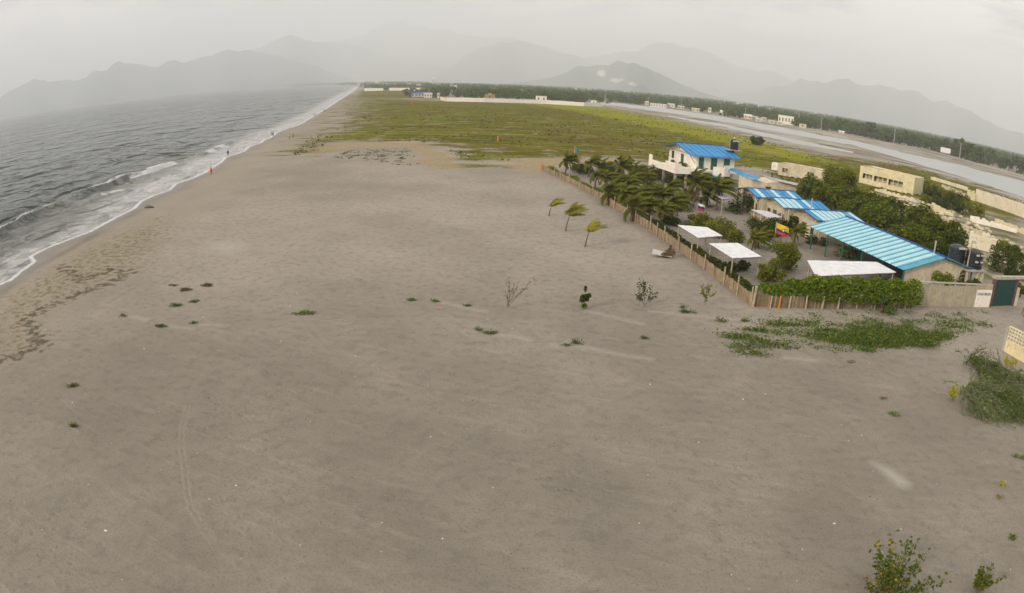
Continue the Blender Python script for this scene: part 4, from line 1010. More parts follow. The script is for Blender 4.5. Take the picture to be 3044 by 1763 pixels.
# vine over the front fence
V0 = [Vector((x, y, 0)) for x, y in [(C0.x + .8, C0.y + .6), (C0.x + 6, C0.y + .75), (C0.x + 13, C0.y + 1.0), (C0.x + 18.4, C0.y + 1.2)]]
r = np.random.RandomState(9); vt = thing('vine_hedge', 'thick bright green vine hedge spilling over the front reed fence', 'hedge', (V0[1].x, V0[1].y, 0)); C = []
for i in range(15000):
    f = r.rand(); p = along(V0, f) - V0[1]; top = (1.75 + 1.0 * sstep(np.array(f), 0, .35) + .18 * math.sin(f * 47)); a = r.uniform(-.35, math.pi + .2); q = r.rand() ** .3
    C.append((p.x + r.normal(0, .1), p.y - math.cos(a) * 1.15 * q * (.6 + .5 * min(1, f * 3)), 1.15 + (top - 1.15) * max(-.25, math.sin(a)) * q))
leaves('foliage', C, .13, 9, mt['vine'], vt); st = MB()
for i in range(20): p = along(V0, (i + .5) / 20) - V0[1]; st.tube([(p.x, p.y, -.05), (p.x + .1, p.y - .1, 1.6)], [.05, .02], 5)
st.build('stems', mt['bark'], vt)
# concrete wall, sign wall, gate
W0, W1, W2_, W3 = [Vector((*gat(x, y)[:2], 0)) for x, y in (Zs(110, 1272), Zs(1175, 1292), Zs(1465, 1292), Zs(1875, 1272))]
cw = thing('boundary_wall', 'tall weathered concrete boundary wall between the vine hedge and the white sign panel', 'wall', (W0.x, W0.y, 0), math.atan2(W1.y - W0.y, W1.x - W0.x)); L1 = (W1 - W0).length
b = MB(); n = 5
for i in range(n):
    x0, x1 = L1 * i / n, L1 * (i + 1) / n; b.box(x0 + .01, x1 - .11, 0, .16, -.1, 2.25 + .1 * math.sin(i * 2.1))
b.build('wall_panel', mt['concrete'], cw)
for i in range(n + 1): MB().box(L1 * i / n - .11 + (.11 if i == 0 else 0), L1 * i / n + .01, -.04, .2, -.1, 2.42).build('pilaster', mt['conctop'], cw)
b = MB(); b.prism([(-.02, -.06), (L1, -.06), (L1, .22), (-.02, .22)], 2.42, 2.52); b.build('coping', mt['conctop'], cw)
sw = thing('sign_wall', 'white painted wall panel with faded blue lettering beside the green gate', 'sign', (W1.x, W1.y, 0), math.atan2(W2_.y - W1.y, W2_.x - W1.x)); L2 = (W2_ - W1).length - .12
MB().box(.05, L2, 0, .16, 1.92, 2.55).build('wall_top', mt['concrete'], sw); MB().box(.05, L2, -.02, .16, -.1, 1.92).build('painted_panel', mt['white'], sw)
def text(s_, size, loc, rot, m, parent, name='lettering', ext=.008):
    cu = D.curves.new(name, 'FONT'); cu.body = s_; cu.size = size; cu.extrude = ext; cu.align_x = 'CENTER'; cu.align_y = 'CENTER'; cu.offset = .006; cu.resolution_u = 2
    o = D.objects.new(name, cu); COL.objects.link(o); dg = bpy.context.evaluated_depsgraph_get(); me = D.meshes.new_from_object(o.evaluated_get(dg)); D.objects.remove(o)
    me.materials.clear(); me.materials.append(mt[m]); o = link(me, name, parent); o.location = loc; o.rotation_euler = rot; return o
text('Hotel Marlin', .46, (.05 + (L2 - .05) / 2, -.035, 1.46), (RD(90), 0, 0), 'sign', sw)
gw = thing('gate', 'dark green metal gate in a rusty frame under a concrete lintel', 'gate', (W2_.x, W2_.y, 0), math.atan2(W3.y - W2_.y, W3.x - W2_.x)); L3 = (W3 - W2_).length
MB().box(.32, L3 - .1, .1, .16, .05, 3.0).build('gate_leaf', mt['gate'], gw)
for x_ in (-.05, L3 - .10): MB().box(x_, x_ + .35, -.05, .35, -.1, 3.15).build('gate_post', mt['gateframe'], gw)
MB().box(-.15, L3 + 3.2, -.12, .45, 3.15, 3.42).build('lintel', mt['conctop'], gw); MB().box(L3 + .27, L3 + 1.0, 0, .2, -.1, 2.1).build('side_pier', mt['cream'], gw)
b = MB(); [b.box(.32 + k * (L3 - .42) / 6 - .02, .32 + k * (L3 - .42) / 6 + .02, .07, .10, .1, 2.95) for k in range(1, 6)]; b.build('gate_rib', mt['gate'], gw)

# tank tower near the gate
tt = at(*Zs(1170, 600), 2.9); TT = thing('water_tank', 'pair of big black water tanks standing on a concrete slab tower near the gate', 'water tank', (tt.x, tt.y, 0), .12)
MB().box(-1.9, 1.7, -.9, 3.0, 2.78, 2.95).build('slab', mt['conctop'], TT)
for x, y in ((-1.6, -.6), (1.35, -.6), (.3, -.6), (-1.6, 2.7), (1.4, 2.7)): MB().box(x - .14, x + .14, y - .14, y + .14, 0, 2.78).build('leg', mt['cream'], TT)
a1 = tankbody(TT, .45, .5, 2.95, 1.15, 2.15); a2 = tankbody(TT, -1.0, 2.3, 2.95, 1.1, 2.1); a2['label'] = 'rear tank with a pale band'
for x, z_ in ((-.2, 4.6), (.6, 4.62), (-.25, 3.85), (.65, 3.85)): MB().box(x - .22, x + .22, -.72, -.55, z_ - .09, z_ + .09).build('label_patch', mt['tankgrey'], a1)
MB().box(-1.9, -.6, 1.05, 1.2, 4.75, 4.95).build('label_band', mt['tankgrey'], a2)
lp = at(*Zs(1020, 560), 2.9); LP_ = thing('light_pole', 'thin wooden lamp pole leaning in front of the black tanks', 'lamp', (lp.x, lp.y - .4, 0))
MB().tube([(0, 0, 0), (.05, 0, 3.5), (.12, 0, 5.9)], [.12, .1, .06], 7).build('pole', mt['post'], LP_); MB().box(.1, .75, -.12, .12, 5.75, 6.0).build('lamp_head', mt['tankgrey'], LP_)
for i, (bx, by, tx_, ty_, h0, h1, lb) in enumerate([(1994, 532, 1999, 488, 0, 4.8, 'pale concrete post standing between the middle and nearest cabins'), (2298, 622, 2304, 592, 0, 5.6, 'short pale pipe rising behind the dark blue pavilion ridge')]):
    p = at(tx_, ty_, h1); b = MB(); b.tube([(p.x, p.y, 0), (p.x, p.y, h1)], .10, 7); tag(b.build('concrete_post', mt['pole']), lb, 'post')

# flags
def flag(bpx, H, name_label, size, stripes, rz=0.0, emblem=False, zb=0, tilt=.0, pr=.085):
    p = at(*bpx, zb); t_ = thing('flag', name_label, 'flag', (p.x, p.y, 0)); MB().tube([(0, 0, 0), (tilt * H, 0, H)], [pr, pr * .7], 6).build('pole', mt['post'], t_)
    w, h_ = size; n, k = 14, 12; b = MB(); zt = H - .08
    tot = sum(s_[1] for s_ in stripes); bnd = []; acc = 0
    for m_, q in stripes: bnd.append((acc / tot, (acc + q) / tot)); acc += q
    for side in (0, .012):
        for j in range(k + 1):
            for i in range(n + 1):
                u, v = i / n, j / k; b.v.append((tilt * H + .04 + u * w * .93, .14 * math.sin(u * 7.5 + v) * u + side, zt - v * h_ - .32 * w * u ** 1.2 - .05 * math.sin(u * 6)))
    N = (n + 1) * (k + 1)
    for j in range(k):
        mi = next(q for q, (a_, c_) in enumerate(bnd) if a_ <= (j + .5) / k < c_)
        for i in range(n):
            a_ = j * (n + 1) + i; f = (a_, a_ + n + 1, a_ + n + 2, a_ + 1); b.f += [f, tuple(q + N for q in f[::-1])]; b.m += [mi, mi]
    b.build('cloth', [mt[s_[0]] for s_ in stripes], t_)
    if emblem:
        e = MB(); cx_, cz_ = tilt * H + .04 + .5 * w, zt - .5 * h_ - .32 * w * .43
        for (rx, rz_, ox, oz, mm, yy) in ((.15, .20, 0, 0, 0, -.10), (.09, .12, 0, 0, 1, -.13), (.22, .05, 0, .17, 0, -.12)):
            vs = [(cx_ + ox + rx * w / 1.5 * math.cos(a_), yy, cz_ + oz + rz_ * math.sin(a_)) for a_ in np.linspace(0, 2 * math.pi, 16, endpoint=False)]
            vs += [(x, y + .01, z) for x, y, z in vs]; e.add(vs, [tuple(range(16)), tuple(range(31, 15, -1))] + [(q, 16 + q, 16 + (q + 1) % 16, (q + 1) % 16) for q in range(16)], mm)
        e.build('emblem', [mt['thatch'], mt['fwhite']], t_)
    return t_
flag((1903.5, 607), 3.1, 'yellow blue and red striped flag with a small crest on a wooden pole', (1.95, 1.25), [('fyel', 2), ('fblue', 1), ('fred', 1)], emblem=True)
flag((1714, 535), 2.2, 'small white blue and red striped flag above the light green bushes', (1.15, 1.0), [('fwhite', 1), ('fblue', 1), ('fred', 1)])
flag((1412, 421), 5.0, 'tall pole with a small green flag among the farthest palms', (.75, .95), [('fgreen', 1)], pr=.15)

# ================================================================== compound vegetation
PG = 'wind blown coconut palms inside the reed fence'
protos = [palm('coconut_palm', 'x', H, nf, L, sd, wind=w_, group=PG, lean=.10, trunk_r=.12, droop=.85, elr=(-.4, 1.45), dead=4) for H, nf, L, sd, w_ in [(2.5, 28, 2.4, 1, 1.15), (1.9, 26, 2.2, 2, 1.3), (3.1, 30, 2.5, 3, 1.0), (1.2, 24, 2.3, 4, 1.2)]]
cr = [((1393, 387), 3.4, 0, 'coconut palm farthest left beside the green flag pole'), ((1451, 390), 3.4, 1, 'coconut palm right behind the green flag pole'), ((1528, 400), 3.8, 2, 'tall coconut palm standing out above the others against the meadow'),
      ((1466, 425), 2.6, 1, None), ((1492, 430), 2.8, 0, None), ((1518, 440), 2.8, 1, None), ((1556, 432), 3.2, 0, None), ((1590, 430), 3.0, 2, None), ((1480, 405), 2.4, 3, None), ((1560, 410), 2.6, 3, None),
      ((1536, 465), 3.0, 0, None), ((1570, 470), 3.0, 1, None), ((1600, 462), 3.2, 2, None), ((1630, 470), 3.0, 0, None), ((1655, 488), 3.0, 1, None), ((1600, 495), 2.6, 0, None), ((1628, 508), 2.6, 2, None), ((1560, 495), 2.4, 3, None), ((1500, 462), 2.3, 3, None), ((1545, 445), 3.0, 2, None), ((1650, 450), 2.6, 1, None),
      ((1712, 440), 4.3, 2, 'coconut palm with a brown bare trunk in front of the house terrace'), ((1768, 447), 4.2, 0, 'dense coconut palm in front of the right wall of the white house'), ((1742, 452), 3.4, 3, 'low coconut palm under the blue awning of the white house'),
      ((1853, 583), 1.9, 0, 'low coconut palm between the two nearest white canopies and the flag'), ((1958, 560), 2.2, 1, 'coconut palm right of the yellow striped flag'), ((1868, 575), 1.6, 3, 'small coconut palm behind the second white canopy')]
rg = random.Random(8)
used = set()
for (px_, py_), zc, k, lb in cr:
    p = at(px_, py_ + 2, zc); H = [2.6, 2.0, 3.2, 1.3][k]; s_ = (zc - .35) / H; s_ = max(.75, min(1.35, s_))
    lb = lb or ('low ' if zc < 2.7 else 'high ') + 'wind bent palm ' + ('behind the bright hedge half of the reed fence' if px_ < 1510 else 'in the middle of the dense palm grove' if px_ < 1595 else 'at the right side of the grove near the terrace')
    if k not in used: used.add(k); o = protos[k]; o.location = (p.x, p.y, 0); o.scale = (s_,) * 3; o['label'] = lb
    else: o = dup(protos[k], (p.x, p.y, 0), 0, lb, PG, s_)
    o.rotation_euler = (0, 0, rg.uniform(-.25, .25))
PGY = 'three young palms planted on the open sand'
for (bx, by, H, nf, L, sd, w_, lb, er) in [(1351, 531, 1.15, 5, 2.1, 21, 1.0, 'smallest and yellowest of the three young palms on open sand, farthest left', (.9, 1.5)), (1392, 568, 1.75, 8, 2.5, 22, 1.05, 'middle one of the three young palms on open sand, with fronds swept right', (.7, 1.5)), (1440, 607, 1.55, 8, 2.1, 23, 1.0, 'nearest of the three young palms on open sand, fan shaped with one long frond', (.8, 1.5))]:
    p = gat(bx, by); o = palm('young_palm', lb, H, nf, L, sd, wind=w_, m='palmy', group=PGY, lean=.18, trunk_r=.08, droop=.6, elr=er); o.location = p
# bushes
BG = 'leafy bushes inside the compound'
def bush(loc, H, R, n, size, m, seed, lb, cat='bush', name='bush', k=10, group=None, low=.12):
    o = broadleaf(name, lb, cat, H, R, n, size, mt[m], seed, k=k, low=low, group=group, parts=('stems', 'foliage'), stems=2); o.location = (loc[0], loc[1], loc[2] if len(loc) > 2 else 0); return o
bd = [((1842, 503), 1.4, 2.6, 2.9, 2600, 'leafdark', 'dark rounded bush in front of the farthest cabin'), ((1888, 552), 1.3, 2.4, 2.4, 2200, 'leafdark', 'dark bush in front of the middle cabin and behind the flag'), ((1944, 545), 1.3, 2.6, 2.2, 2000, 'leafdark', 'dark bush in front of the nearest cabin wall'),
      ((1770, 560), 1.0, 1.8, 2.1, 1500, 'feather', 'light feathery bush behind the farthest white canopy'), ((1725, 543), .9, 1.6, 1.8, 1200, 'feather', 'light feathery bush below the white blue red flag'), ((1800, 575), .8, 1.4, 1.4, 900, 'feather', 'yellowish feathery bush touching the right edge of the farthest white canopy'),
      ((1665, 500), 1.0, 1.8, 1.8, 900, 'leafdark', 'dark low bush at the right end of the palm grove'), ((1655, 540), .7, 1.2, 1.5, 900, 'leafdark', 'dark low bush left of the farthest white canopy'), ((1702, 478), 1.0, 1.8, 1.9, 1000, 'dry', 'brown withered bush at the foot of the bare trunk palm'),
      ((1990, 560), .7, 1.3, 1.6, 900, 'leafdark', 'low dark bush at the corner of the striped pavilion'), ((2085, 617), .8, 1.5, 1.5, 800, 'grey', 'grey thin bush on the sand beside the long pavilion'), ((2010, 592), .5, .9, 1.2, 500, 'leafdark', 'low scrub patch left of the long pavilion'),
      ((1795, 655), .5, .9, .8, 400, 'leafdark', 'small dark shrub under the second white canopy'), ((1830, 652), .5, .9, .7, 350, 'leafdark', 'second small dark shrub under the same white canopy'), ((1520, 485), .9, 1.6, 1.7, 1000, 'leafdark', 'dark low bush at the foot of the palm grove'), ((1430, 415), .9, 1.6, 2.4, 1400, 'leafdark', 'dark bush under the green flag pole'), ((1500, 420), .9, 1.7, 2.6, 1400, 'leafdark', 'dark bush behind the farthest palms'),
      ((1620, 425), 1.2, 2.4, 2.8, 1600, 'leafdark', 'dark bush left of the white terrace of the house'), ((1665, 440), 1.0, 2.0, 2.2, 1300, 'leafdark', 'dark bush under the white terrace corner'),
      ((2025, 668), .9, 1.9, .9, 900, 'vine', 'upright green bush at the left corner of the largest white canopy')]
for i, (pp_, zc, H, R, n, m_, lb) in enumerate(bd):
    p = at(*pp_, zc); bush((p.x, p.y, 0), H * 1.15, R * 1.25, int(n * 1.5), .15, m_, 40 + i, lb, group=BG, k=15)
for i, (pp_, zc, H, R, n, lb) in enumerate([((1925, 630), 1.6, 2.9, 1.9, 2600, 'feathery light green tree in front of the yellow striped flag'), ((1898, 668), 1.1, 1.9, 1.2, 1200, 'smaller feathery tree close to the fence corner')]):
    p = at(*pp_, zc); o = broadleaf('feathery_tree', lb, 'tree', H * 1.2, R * 1.35, int(n * 1.7), .13, mt['feather'], 70 + i, k=18, low=.2, stems=2); o.location = (p.x, p.y, 0)
# big trees behind the roofs
TG = 'dense broadleaf trees behind the blue roofs'
tp = [broadleaf('broadleaf_tree', 'x', 'tree', 4.4, 2.9, 3000, .20, mt['leaf'], 80 + i, k=18, low=.15, group=TG) for i in range(3)] + [broadleaf('broadleaf_tree', 'x', 'tree', 4.4, 2.9, 3000, .20, mt['leafdark'], 84 + i, k=18, low=.15, group=TG) for i in range(2)]
tl = [((1995, 472), 2.3, .95), ((2035, 487), 2.3, .95), ((2078, 500), 2.4, 1.0), ((2060, 470), 2.4, .9), ((2120, 500), 2.6, 1.0), ((2115, 525), 2.3, .9), ((2165, 515), 2.7, 1.1), ((2165, 545), 2.3, .95), ((2215, 535), 2.8, 1.1), ((2218, 570), 2.3, .95), ((2265, 560), 2.7, 1.1), ((2275, 600), 2.2, .85), ((2318, 585), 2.7, 1.05), ((2345, 612), 2.3, .9), ((2325, 630), 2.1, .8), ((2240, 590), 2.2, .8)]
rg = random.Random(4)
for i, (pp_, zc, s_) in enumerate(tl):
    s_ *= 1.28; p = at(*pp_, zc); k = i % 5; lb = 'rounded dark green tree in the thick row behind the blue roofs'
    lb += ', ' + ('behind the farthest cabin' if pp_[0] < 2050 else 'behind the middle cabin' if pp_[0] < 2125 else 'behind the nearest cabin' if pp_[0] < 2200 else 'behind the far end of the pavilion' if pp_[0] < 2280 else 'beside the pale pipe near the pavilion')
    lb = lb.replace('rounded dark green tree in the thick row behind the blue roofs', 'rounded ' + ('front' if pp_[1] > 545 or i in (0, 1, 2) else 'rear') + ' tree of the thick row')
    if i < 5: o = tp[k]; o.location = (p.x, p.y, 0); o.scale = (s_,) * 3; o['label'] = lb
    else: o = dup(tp[k], (p.x, p.y, 0), rg.uniform(0, 6.28), lb, TG, s_)
p = at(2070, 437, 5.0); o = broadleaf('tall_tree', 'tallest tree with a ragged feathery crown rising between the two ruined buildings', 'tree', 8.6, 4.6, 6500, .17, mt['feather'], 95, k=22, low=.35); o.location = (p.x, p.y, 0)
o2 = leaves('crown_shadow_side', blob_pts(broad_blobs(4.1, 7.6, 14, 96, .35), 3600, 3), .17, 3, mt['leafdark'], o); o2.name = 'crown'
for i, (pp_, zc, H, R, m_, lb) in enumerate([((2475, 640), 1.8, 3.6, 3.2, 'leafdark', 'large dark bush right of the black water tanks'), ((2505, 662), 1.3, 2.6, 2.6, 'leafdark', 'dark bush above the green gate'), ((2380, 692), 1.5, 3.0, 2.2, 'leaf', 'loose creeper bush growing at the pavilion gable behind the vine hedge'), ((2310, 690), 1.5, 2.9, 2.4, 'vine', 'bright creeper bush at the right end of the vine hedge'), ((2186, 735), .8, 1.7, 1.5, 'creeper', 'green bush growing through the front reed fence'), ((2402, 690), 2.2, 2.9, .9, 'leafdark', 'dark creeper hanging over the concrete wall beside the sign panel'), ((2515, 700), 1.5, 2.4, 1.1, 'leaf', 'creeper over the right post of the gate')]):
    p = at(*pp_, zc)
    if i == 4: p = Vector((FP[-1].x + 13.4, FP[-1].y - .1, 0))
    bush((p.x, p.y, 0), H, R, 2200 if R > 2 else 900, .16, m_, 110 + i, lb, group='bushes around the gate and wall')
RG_ = 'scrubby bushes among the ruined walls'
for i, (pp_, R, H) in enumerate([(cz5(1270, 900), 2.8, 3), (cz5(1400, 1000), 3.4, 3), (cz5(1560, 1040), 3.4, 3), (cz5(1700, 1110), 3.6, 3.4), (cz5(1850, 1230), 3.6, 3), (cz5(1500, 1120), 3.6, 2.6), (cz5(1320, 1080), 2.6, 1.8), (cz5(1640, 1180), 3.2, 2.6), (c3b(1700, 510), 1.6, 1.6), (c3b(1860, 590), 1.8, 1.8), (c3b(2350, 800), 2.6, 2.2), (c3b(2460, 850), 2.4, 2.2)]):
    p = at(*pp_, 1.2); bush((p.x, p.y, 0), H, R, 1700, .22, 'leafdark' if i % 2 else 'feather', 130 + i, ['bush at the right end wall of the yellow ruin', 'bush right of the yellow ruin, second from it', 'bush in front of the low white wall', 'bush below the open concrete frame bay', 'bush in front of the tall white panel wall', 'low bush right in front of the yellow ruin corner', 'thin bush at the foot of the yellow ruin', 'scrub above the yellow sloping wall remnant', 'small bush at the left of the rubble yard', 'small bush behind the row of trees in the rubble', 'bush in the rubble at the right edge', 'bush right of the bulky white broken wall'][i], group=RG_)
p = gat(1862, 356); bush((p.x, p.y, 0), 3.9, 3.2, 2200, .26, 'leafdark', 150, 'lone round dark tree standing in the bright meadow', cat='tree', name='lone_tree', k=16)

# ================================================================== ruins
def ruin_wall(pA, pB, h0, h1, th, lab, m='ruin', broken=.25, name='ruined_wall', seed=1, openings=(), cat='wall'):
    a, c = Vector((*at(*pA)[:2], 0)), Vector((*at(*pB)[:2], 0)); L = (c - a).length; t_ = thing(name, lab, cat, (a.x, a.y, 0), math.atan2(c.y - a.y, c.x - a.x)); rg = random.Random(seed); n = max(6, int(L / .7)); b = MB()
    for i in range(n):
        x0, x1 = L * i / n, L * (i + 1) / n; h_ = (h0 + (h1 - h0) * i / n) * (1 - broken * rg.random())
        b.box(x0, x1 - .004, 0, th, -.1, max(.2, h_))
    b.build('wall_run', mt[m], t_); return t_
# left ruin
def boxruin(A_px, B_px, hgt_, depth, lab, m, ops, parap=None, name='ruined_building', roofm='conctop'):
    a, c = Vector((*at(*A_px)[:2], 0)), Vector((*at(*B_px)[:2], 0)); L = (c - a).length; t_ = thing(name, lab, 'building', (a.x, a.y, 0), math.atan2(c.y - a.y, c.x - a.x))
    xs = sorted({0.0, L} | {v for o_ in ops for v in (o_[0] * L, o_[1] * L)}); b = MB()
    for x0, x1 in zip(xs[:-1], xs[1:]):
        mid = (x0 + x1) / 2 / L; op = next((o_ for o_ in ops if o_[0] < mid < o_[1]), None)
        if op: b.box(x0, x1, 0, .25, -.1, op[2]); b.box(x0, x1, 0, .25, op[3], hgt_)
        else: b.box(x0, x1, 0, .25, -.1, hgt_)
    b.box(0, .25, .25, depth, -.1, hgt_); b.box(L - .25, L, .25, depth, -.1, hgt_); b.box(.25, L - .25, depth - .25, depth, -.1, hgt_)
    b.build('wall', mt[m], t_)
    MB().box(.25, L - .25, .25, depth - .25, hgt_ - .5, hgt_ - .3).build('flat_roof', mt[roofm], t_)
    if parap: MB().box(parap[0] * L, L, .002, .27, hgt_, hgt_ + parap[1]).build('parapet', mt[m], t_)
    for o_ in ops:
        k = 3; w_ = (o_[1] - o_[0]) * L / k
        for q in range(1, k): b = MB(); b.box(o_[0] * L + q * w_ - .07, o_[0] * L + q * w_ + .07, .04, .2, o_[2], o_[3]); b.build('mullion', mt[m], t_)
        MB().box(o_[0] * L, o_[1] * L, 1.6, 1.7, .2, hgt_ - .52).build('inner_wall', mt['ruin'], t_)
    return t_
boxruin(c3b(195, 122), c3b(640, 205), 2.9, 6, 'pale ruined block with stained walls left of the tall tree', 'ruin', [(.09, .2, .8, 1.9), (.62, .75, .4, 2.0)])
MB_ = boxruin(c3b(135, 75), c3b(192, 84), 1.8, 3, 'small pale box shed at the left end of the ruined block', 'white', [(.35, .6, .6, 1.3)], name='shed')
boxruin(c3b(960, 195), c3b(1470, 318), 4.5, 9, 'long yellow ruined building with a row of open windows right of the tall tree', 'ruinyellow', [(.06, .24, 1.4, 2.7), (.27, .51, 1.3, 2.7), (.54, .80, 1.2, 2.7)], parap=(.42, .55))
ruin_wall(c3b(1640, 168), c3b(1985, 275), 1.2, 1.3, .3, 'low white ruined wall beside the green strip at the lagoon', 'creamwall', .12, seed=2)
ruin_wall(c3b(1740, 250), c3b(1960, 330), 1.5, 1.3, .3, 'broken whitish wall remains in front of the low white wall', 'ruin', .5, seed=3)
t_ = ruin_wall(c3b(1975, 345), c3b(2052, 372), 3.0, 3.0, .3, 'open concrete frame bay joining the low wall and the panel wall', 'ruinyellow', .7, seed=4)
ruin_wall(c3b(2055, 368), c3b(2600, 560), 3.6, 3.7, .2, 'tall white panel wall running to the right edge of the view', 'creamwall', .04, seed=5, name='panel_wall')
ruin_wall(c3b(1110, 275), c3b(1510, 392), 1.0, 1.2, .5, 'long crumbling whitewashed wall base in front of the yellow ruin', 'creamwall', .6, seed=6)
ruin_wall(c3b(1500, 400), c3b(1640, 460), 1.2, 1.3, .4, 'short crumbling wall stub between the yellow ruin and the yellow kerb wall', 'ruin', .5, seed=7)
ruin_wall(c3b(1640, 455), c3b(1850, 520), 1.7, .5, .5, 'yellow sloping wall remnant among the rubble', 'ruinyellow', .1, seed=8)
ruin_wall(c3b(2010, 565), c3b(2450, 675), 1.4, .8, 1.2, 'flat white collapsed slab wall in the rubble yard', 'white', .35, seed=9)
ruin_wall(c3b(2240, 575), c3b(2520, 690), 1.2, 1.3, .4, 'ochre brick wall line behind the white collapsed slab', 'ruinyellow', .3, seed=10)
ruin_wall(c3b(1250, 380), c3b(2000, 640), 1.0, .9, .6, 'long low rubble wall running behind the row of trees', 'ruin', .7, seed=11)
ruin_wall(c3b(1990, 800), c3b(2240, 870), 3.2, 2.4, 1.4, 'bulky white broken wall behind the black water tanks', 'creamwall', .45, seed=12)
ruin_wall(c3b(1900, 690), c3b(2150, 740), 1.9, 1.6, .5, 'grey broken wall in the rubble above the tank tower', 'ruin', .5, seed=13)
rg = random.Random(7); rub = thing('rubble', 'scattered pale rubble blocks between the ruined walls', 'rubble'); rub['kind'] = 'stuff'; b = MB()
RP = [(x, y) for x, y in wp([(2130, 470), (2300, 500), (2420, 560), (2519, 610), (2519, 680), (2400, 640), (2250, 540), (2140, 495)])]
xs_ = [p[0] for p in RP]; ys_ = [p[1] for p in RP]; k = 0
while k < 420:
    x, y = rg.uniform(min(xs_), max(xs_)), rg.uniform(min(ys_), max(ys_))
    if inside(np.array([[x, y]]), RP)[0]:
        s_ = rg.uniform(.1, .55); b.box(x - s_, x + s_, y - s_ * rg.uniform(.3, 1), y + s_ * rg.uniform(.3, 1), -.1, s_ * rg.uniform(.3, 1), rz=rg.uniform(0, 3), mi=rg.choice((0, 1, 2))); k += 1
D.objects.remove(rub); rub = b.build('rubble', [mt['ruin'], mt['creamwall'], mt['concrete']]); tag(rub, 'scattered pale rubble blocks between the ruined walls', 'rubble', kind='stuff')

# decorative block wall at the right edge
q0, q1 = gat(2469, 863), gat(2521, 893); dq = (q1 - q0); an = math.atan2(dq.y, dq.x)
an = math.atan2(-3.4, 2.6)
dw = thing('block_wall', 'cream wall of hollow decorative blocks cut off by the right edge', 'wall', (q0.x, q0.y, 0), math.atan2(q1.y - q0.y, q1.x - q0.x)); b = MB(); Lw = 5.5
b.box(0, Lw, 0, .25, -.1, .25); b.box(0, .3, .002, .25, .25, 1.05); b.box(.3, Lw, .02, .25, .25, .42); b.box(.3, Lw, .02, .25, .95, 1.1); b.box(.3, Lw, .14, .2, .42, .95); b.build('base_panel', mt['ruinyellow'], dw)
b = MB(); nx_, nz_ = 16, 4; cw_, chh = (Lw - .1) / nx_, .3
for i in range(nx_ + 1): b.box(.05 + i * cw_ - .045, .05 + i * cw_ + .045, .02, .22, 1.12, 1.12 + nz_ * chh)
b.build('lattice_upright', mt['creamwall'], dw); b = MB()
for j in range(nz_ + 1): b.box(0, Lw, .035, .205, 1.12 + j * chh - .04, 1.12 + j * chh + .04)
b.build('lattice_rail', mt['ruinyellow'], dw)
MB().box(-.25, -.02, -.02, .3, -.1, 2.2).build('end_pier', mt['conctop'], dw)
p = gat(2512, 800); bush((p.x + .5, p.y - 1.5, 0), 2.9, 1.8, 1200, .13, 'dry', 160, 'brown and yellow creeper on top of the block wall at the right edge')

# ================================================================== plants on the sand
cg = np.random.RandomState(3); Cc = []
fp = np.array(frontg); bb = (fp[:, 0].min(), fp[:, 0].max(), fp[:, 1].min(), fp[:, 1].max())
cl_ = []
while len(cl_) < 360:
    q = np.array([[cg.uniform(bb[0], bb[1]), cg.uniform(bb[2], bb[3])]])
    if inside(q, frontg)[0]:
        px_, py_ = proj_np(np.array([[q[0, 0], q[0, 1], 0]])); cen = math.exp(-((px_[0] - 2120) / 170) ** 2 - ((py_[0] - 838 + (px_[0] - 2100) * .06) / 27) ** 2)
        if cg.rand() < .06 + .9 * cen * (1 if vnoise(q + 900, 1.6, 9)[0] > .42 else .12): cl_.append((q[0, 0], q[0, 1], .35 + .5 * cen))
for px_, py_ in [(1815, 828), (1835, 835), (1855, 842), (1880, 838), (1900, 850), (1925, 800), (1945, 815), (1960, 800), (1975, 825), (1862, 812), (1885, 818), (1832, 857), (1858, 871), (1920, 845), (1940, 855), (1912, 795)]:
    p = gat(px_, py_)
    for _ in range(3): cl_.append((p.x + cg.normal(0, .25), p.y + cg.normal(0, .25), .65))
for x, y, s_ in cl_:
    k = int((55 + 60 * max(0, s_ - .35)) * s_ * 2); a = cg.uniform(-.5, .1)
    d1 = cg.normal(0, .8 * s_ + .2, k); d2 = cg.normal(0, .22, k)
    Cc += [(x + d1[i] * math.cos(a) - d2[i] * math.sin(a), y + d1[i] * math.sin(a) + d2[i] * math.cos(a), abs(cg.normal(0, .12)) * (1 + s_) * .8 + .02) for i in range(k)]
o = leaves('ground_cover', Cc, .095, 5, mt['creeper']); tag(o, 'dark green creeping ground cover spread over the sand before the front fence', 'ground cover', kind='stuff')
tg_ = np.random.RandomState(19); Ct = []; pt_ = wp([(860, 368), (1005, 366), (1030, 400), (1050, 415), (1000, 412), (880, 392), (820, 390)])
while len(Ct) < 1700:
    x, y = tg_.uniform(-60, -5), tg_.uniform(120, 165)
    if inside(np.array([[x, y]]), pt_)[0]: r_ = tg_.uniform(.15, .9) ** 1.5; Ct += [(x + tg_.normal(0, r_ * .7), y + tg_.normal(0, r_ * .7), abs(tg_.normal(0, .06)) + .02) for _ in range(int(6 + 26 * r_))]
o = leaves('sand_tufts', Ct, .13, 4, mt['tuss']); tag(o, 'tiny tufts dotting the sand just before the meadow edge', 'tufts', kind='stuff')
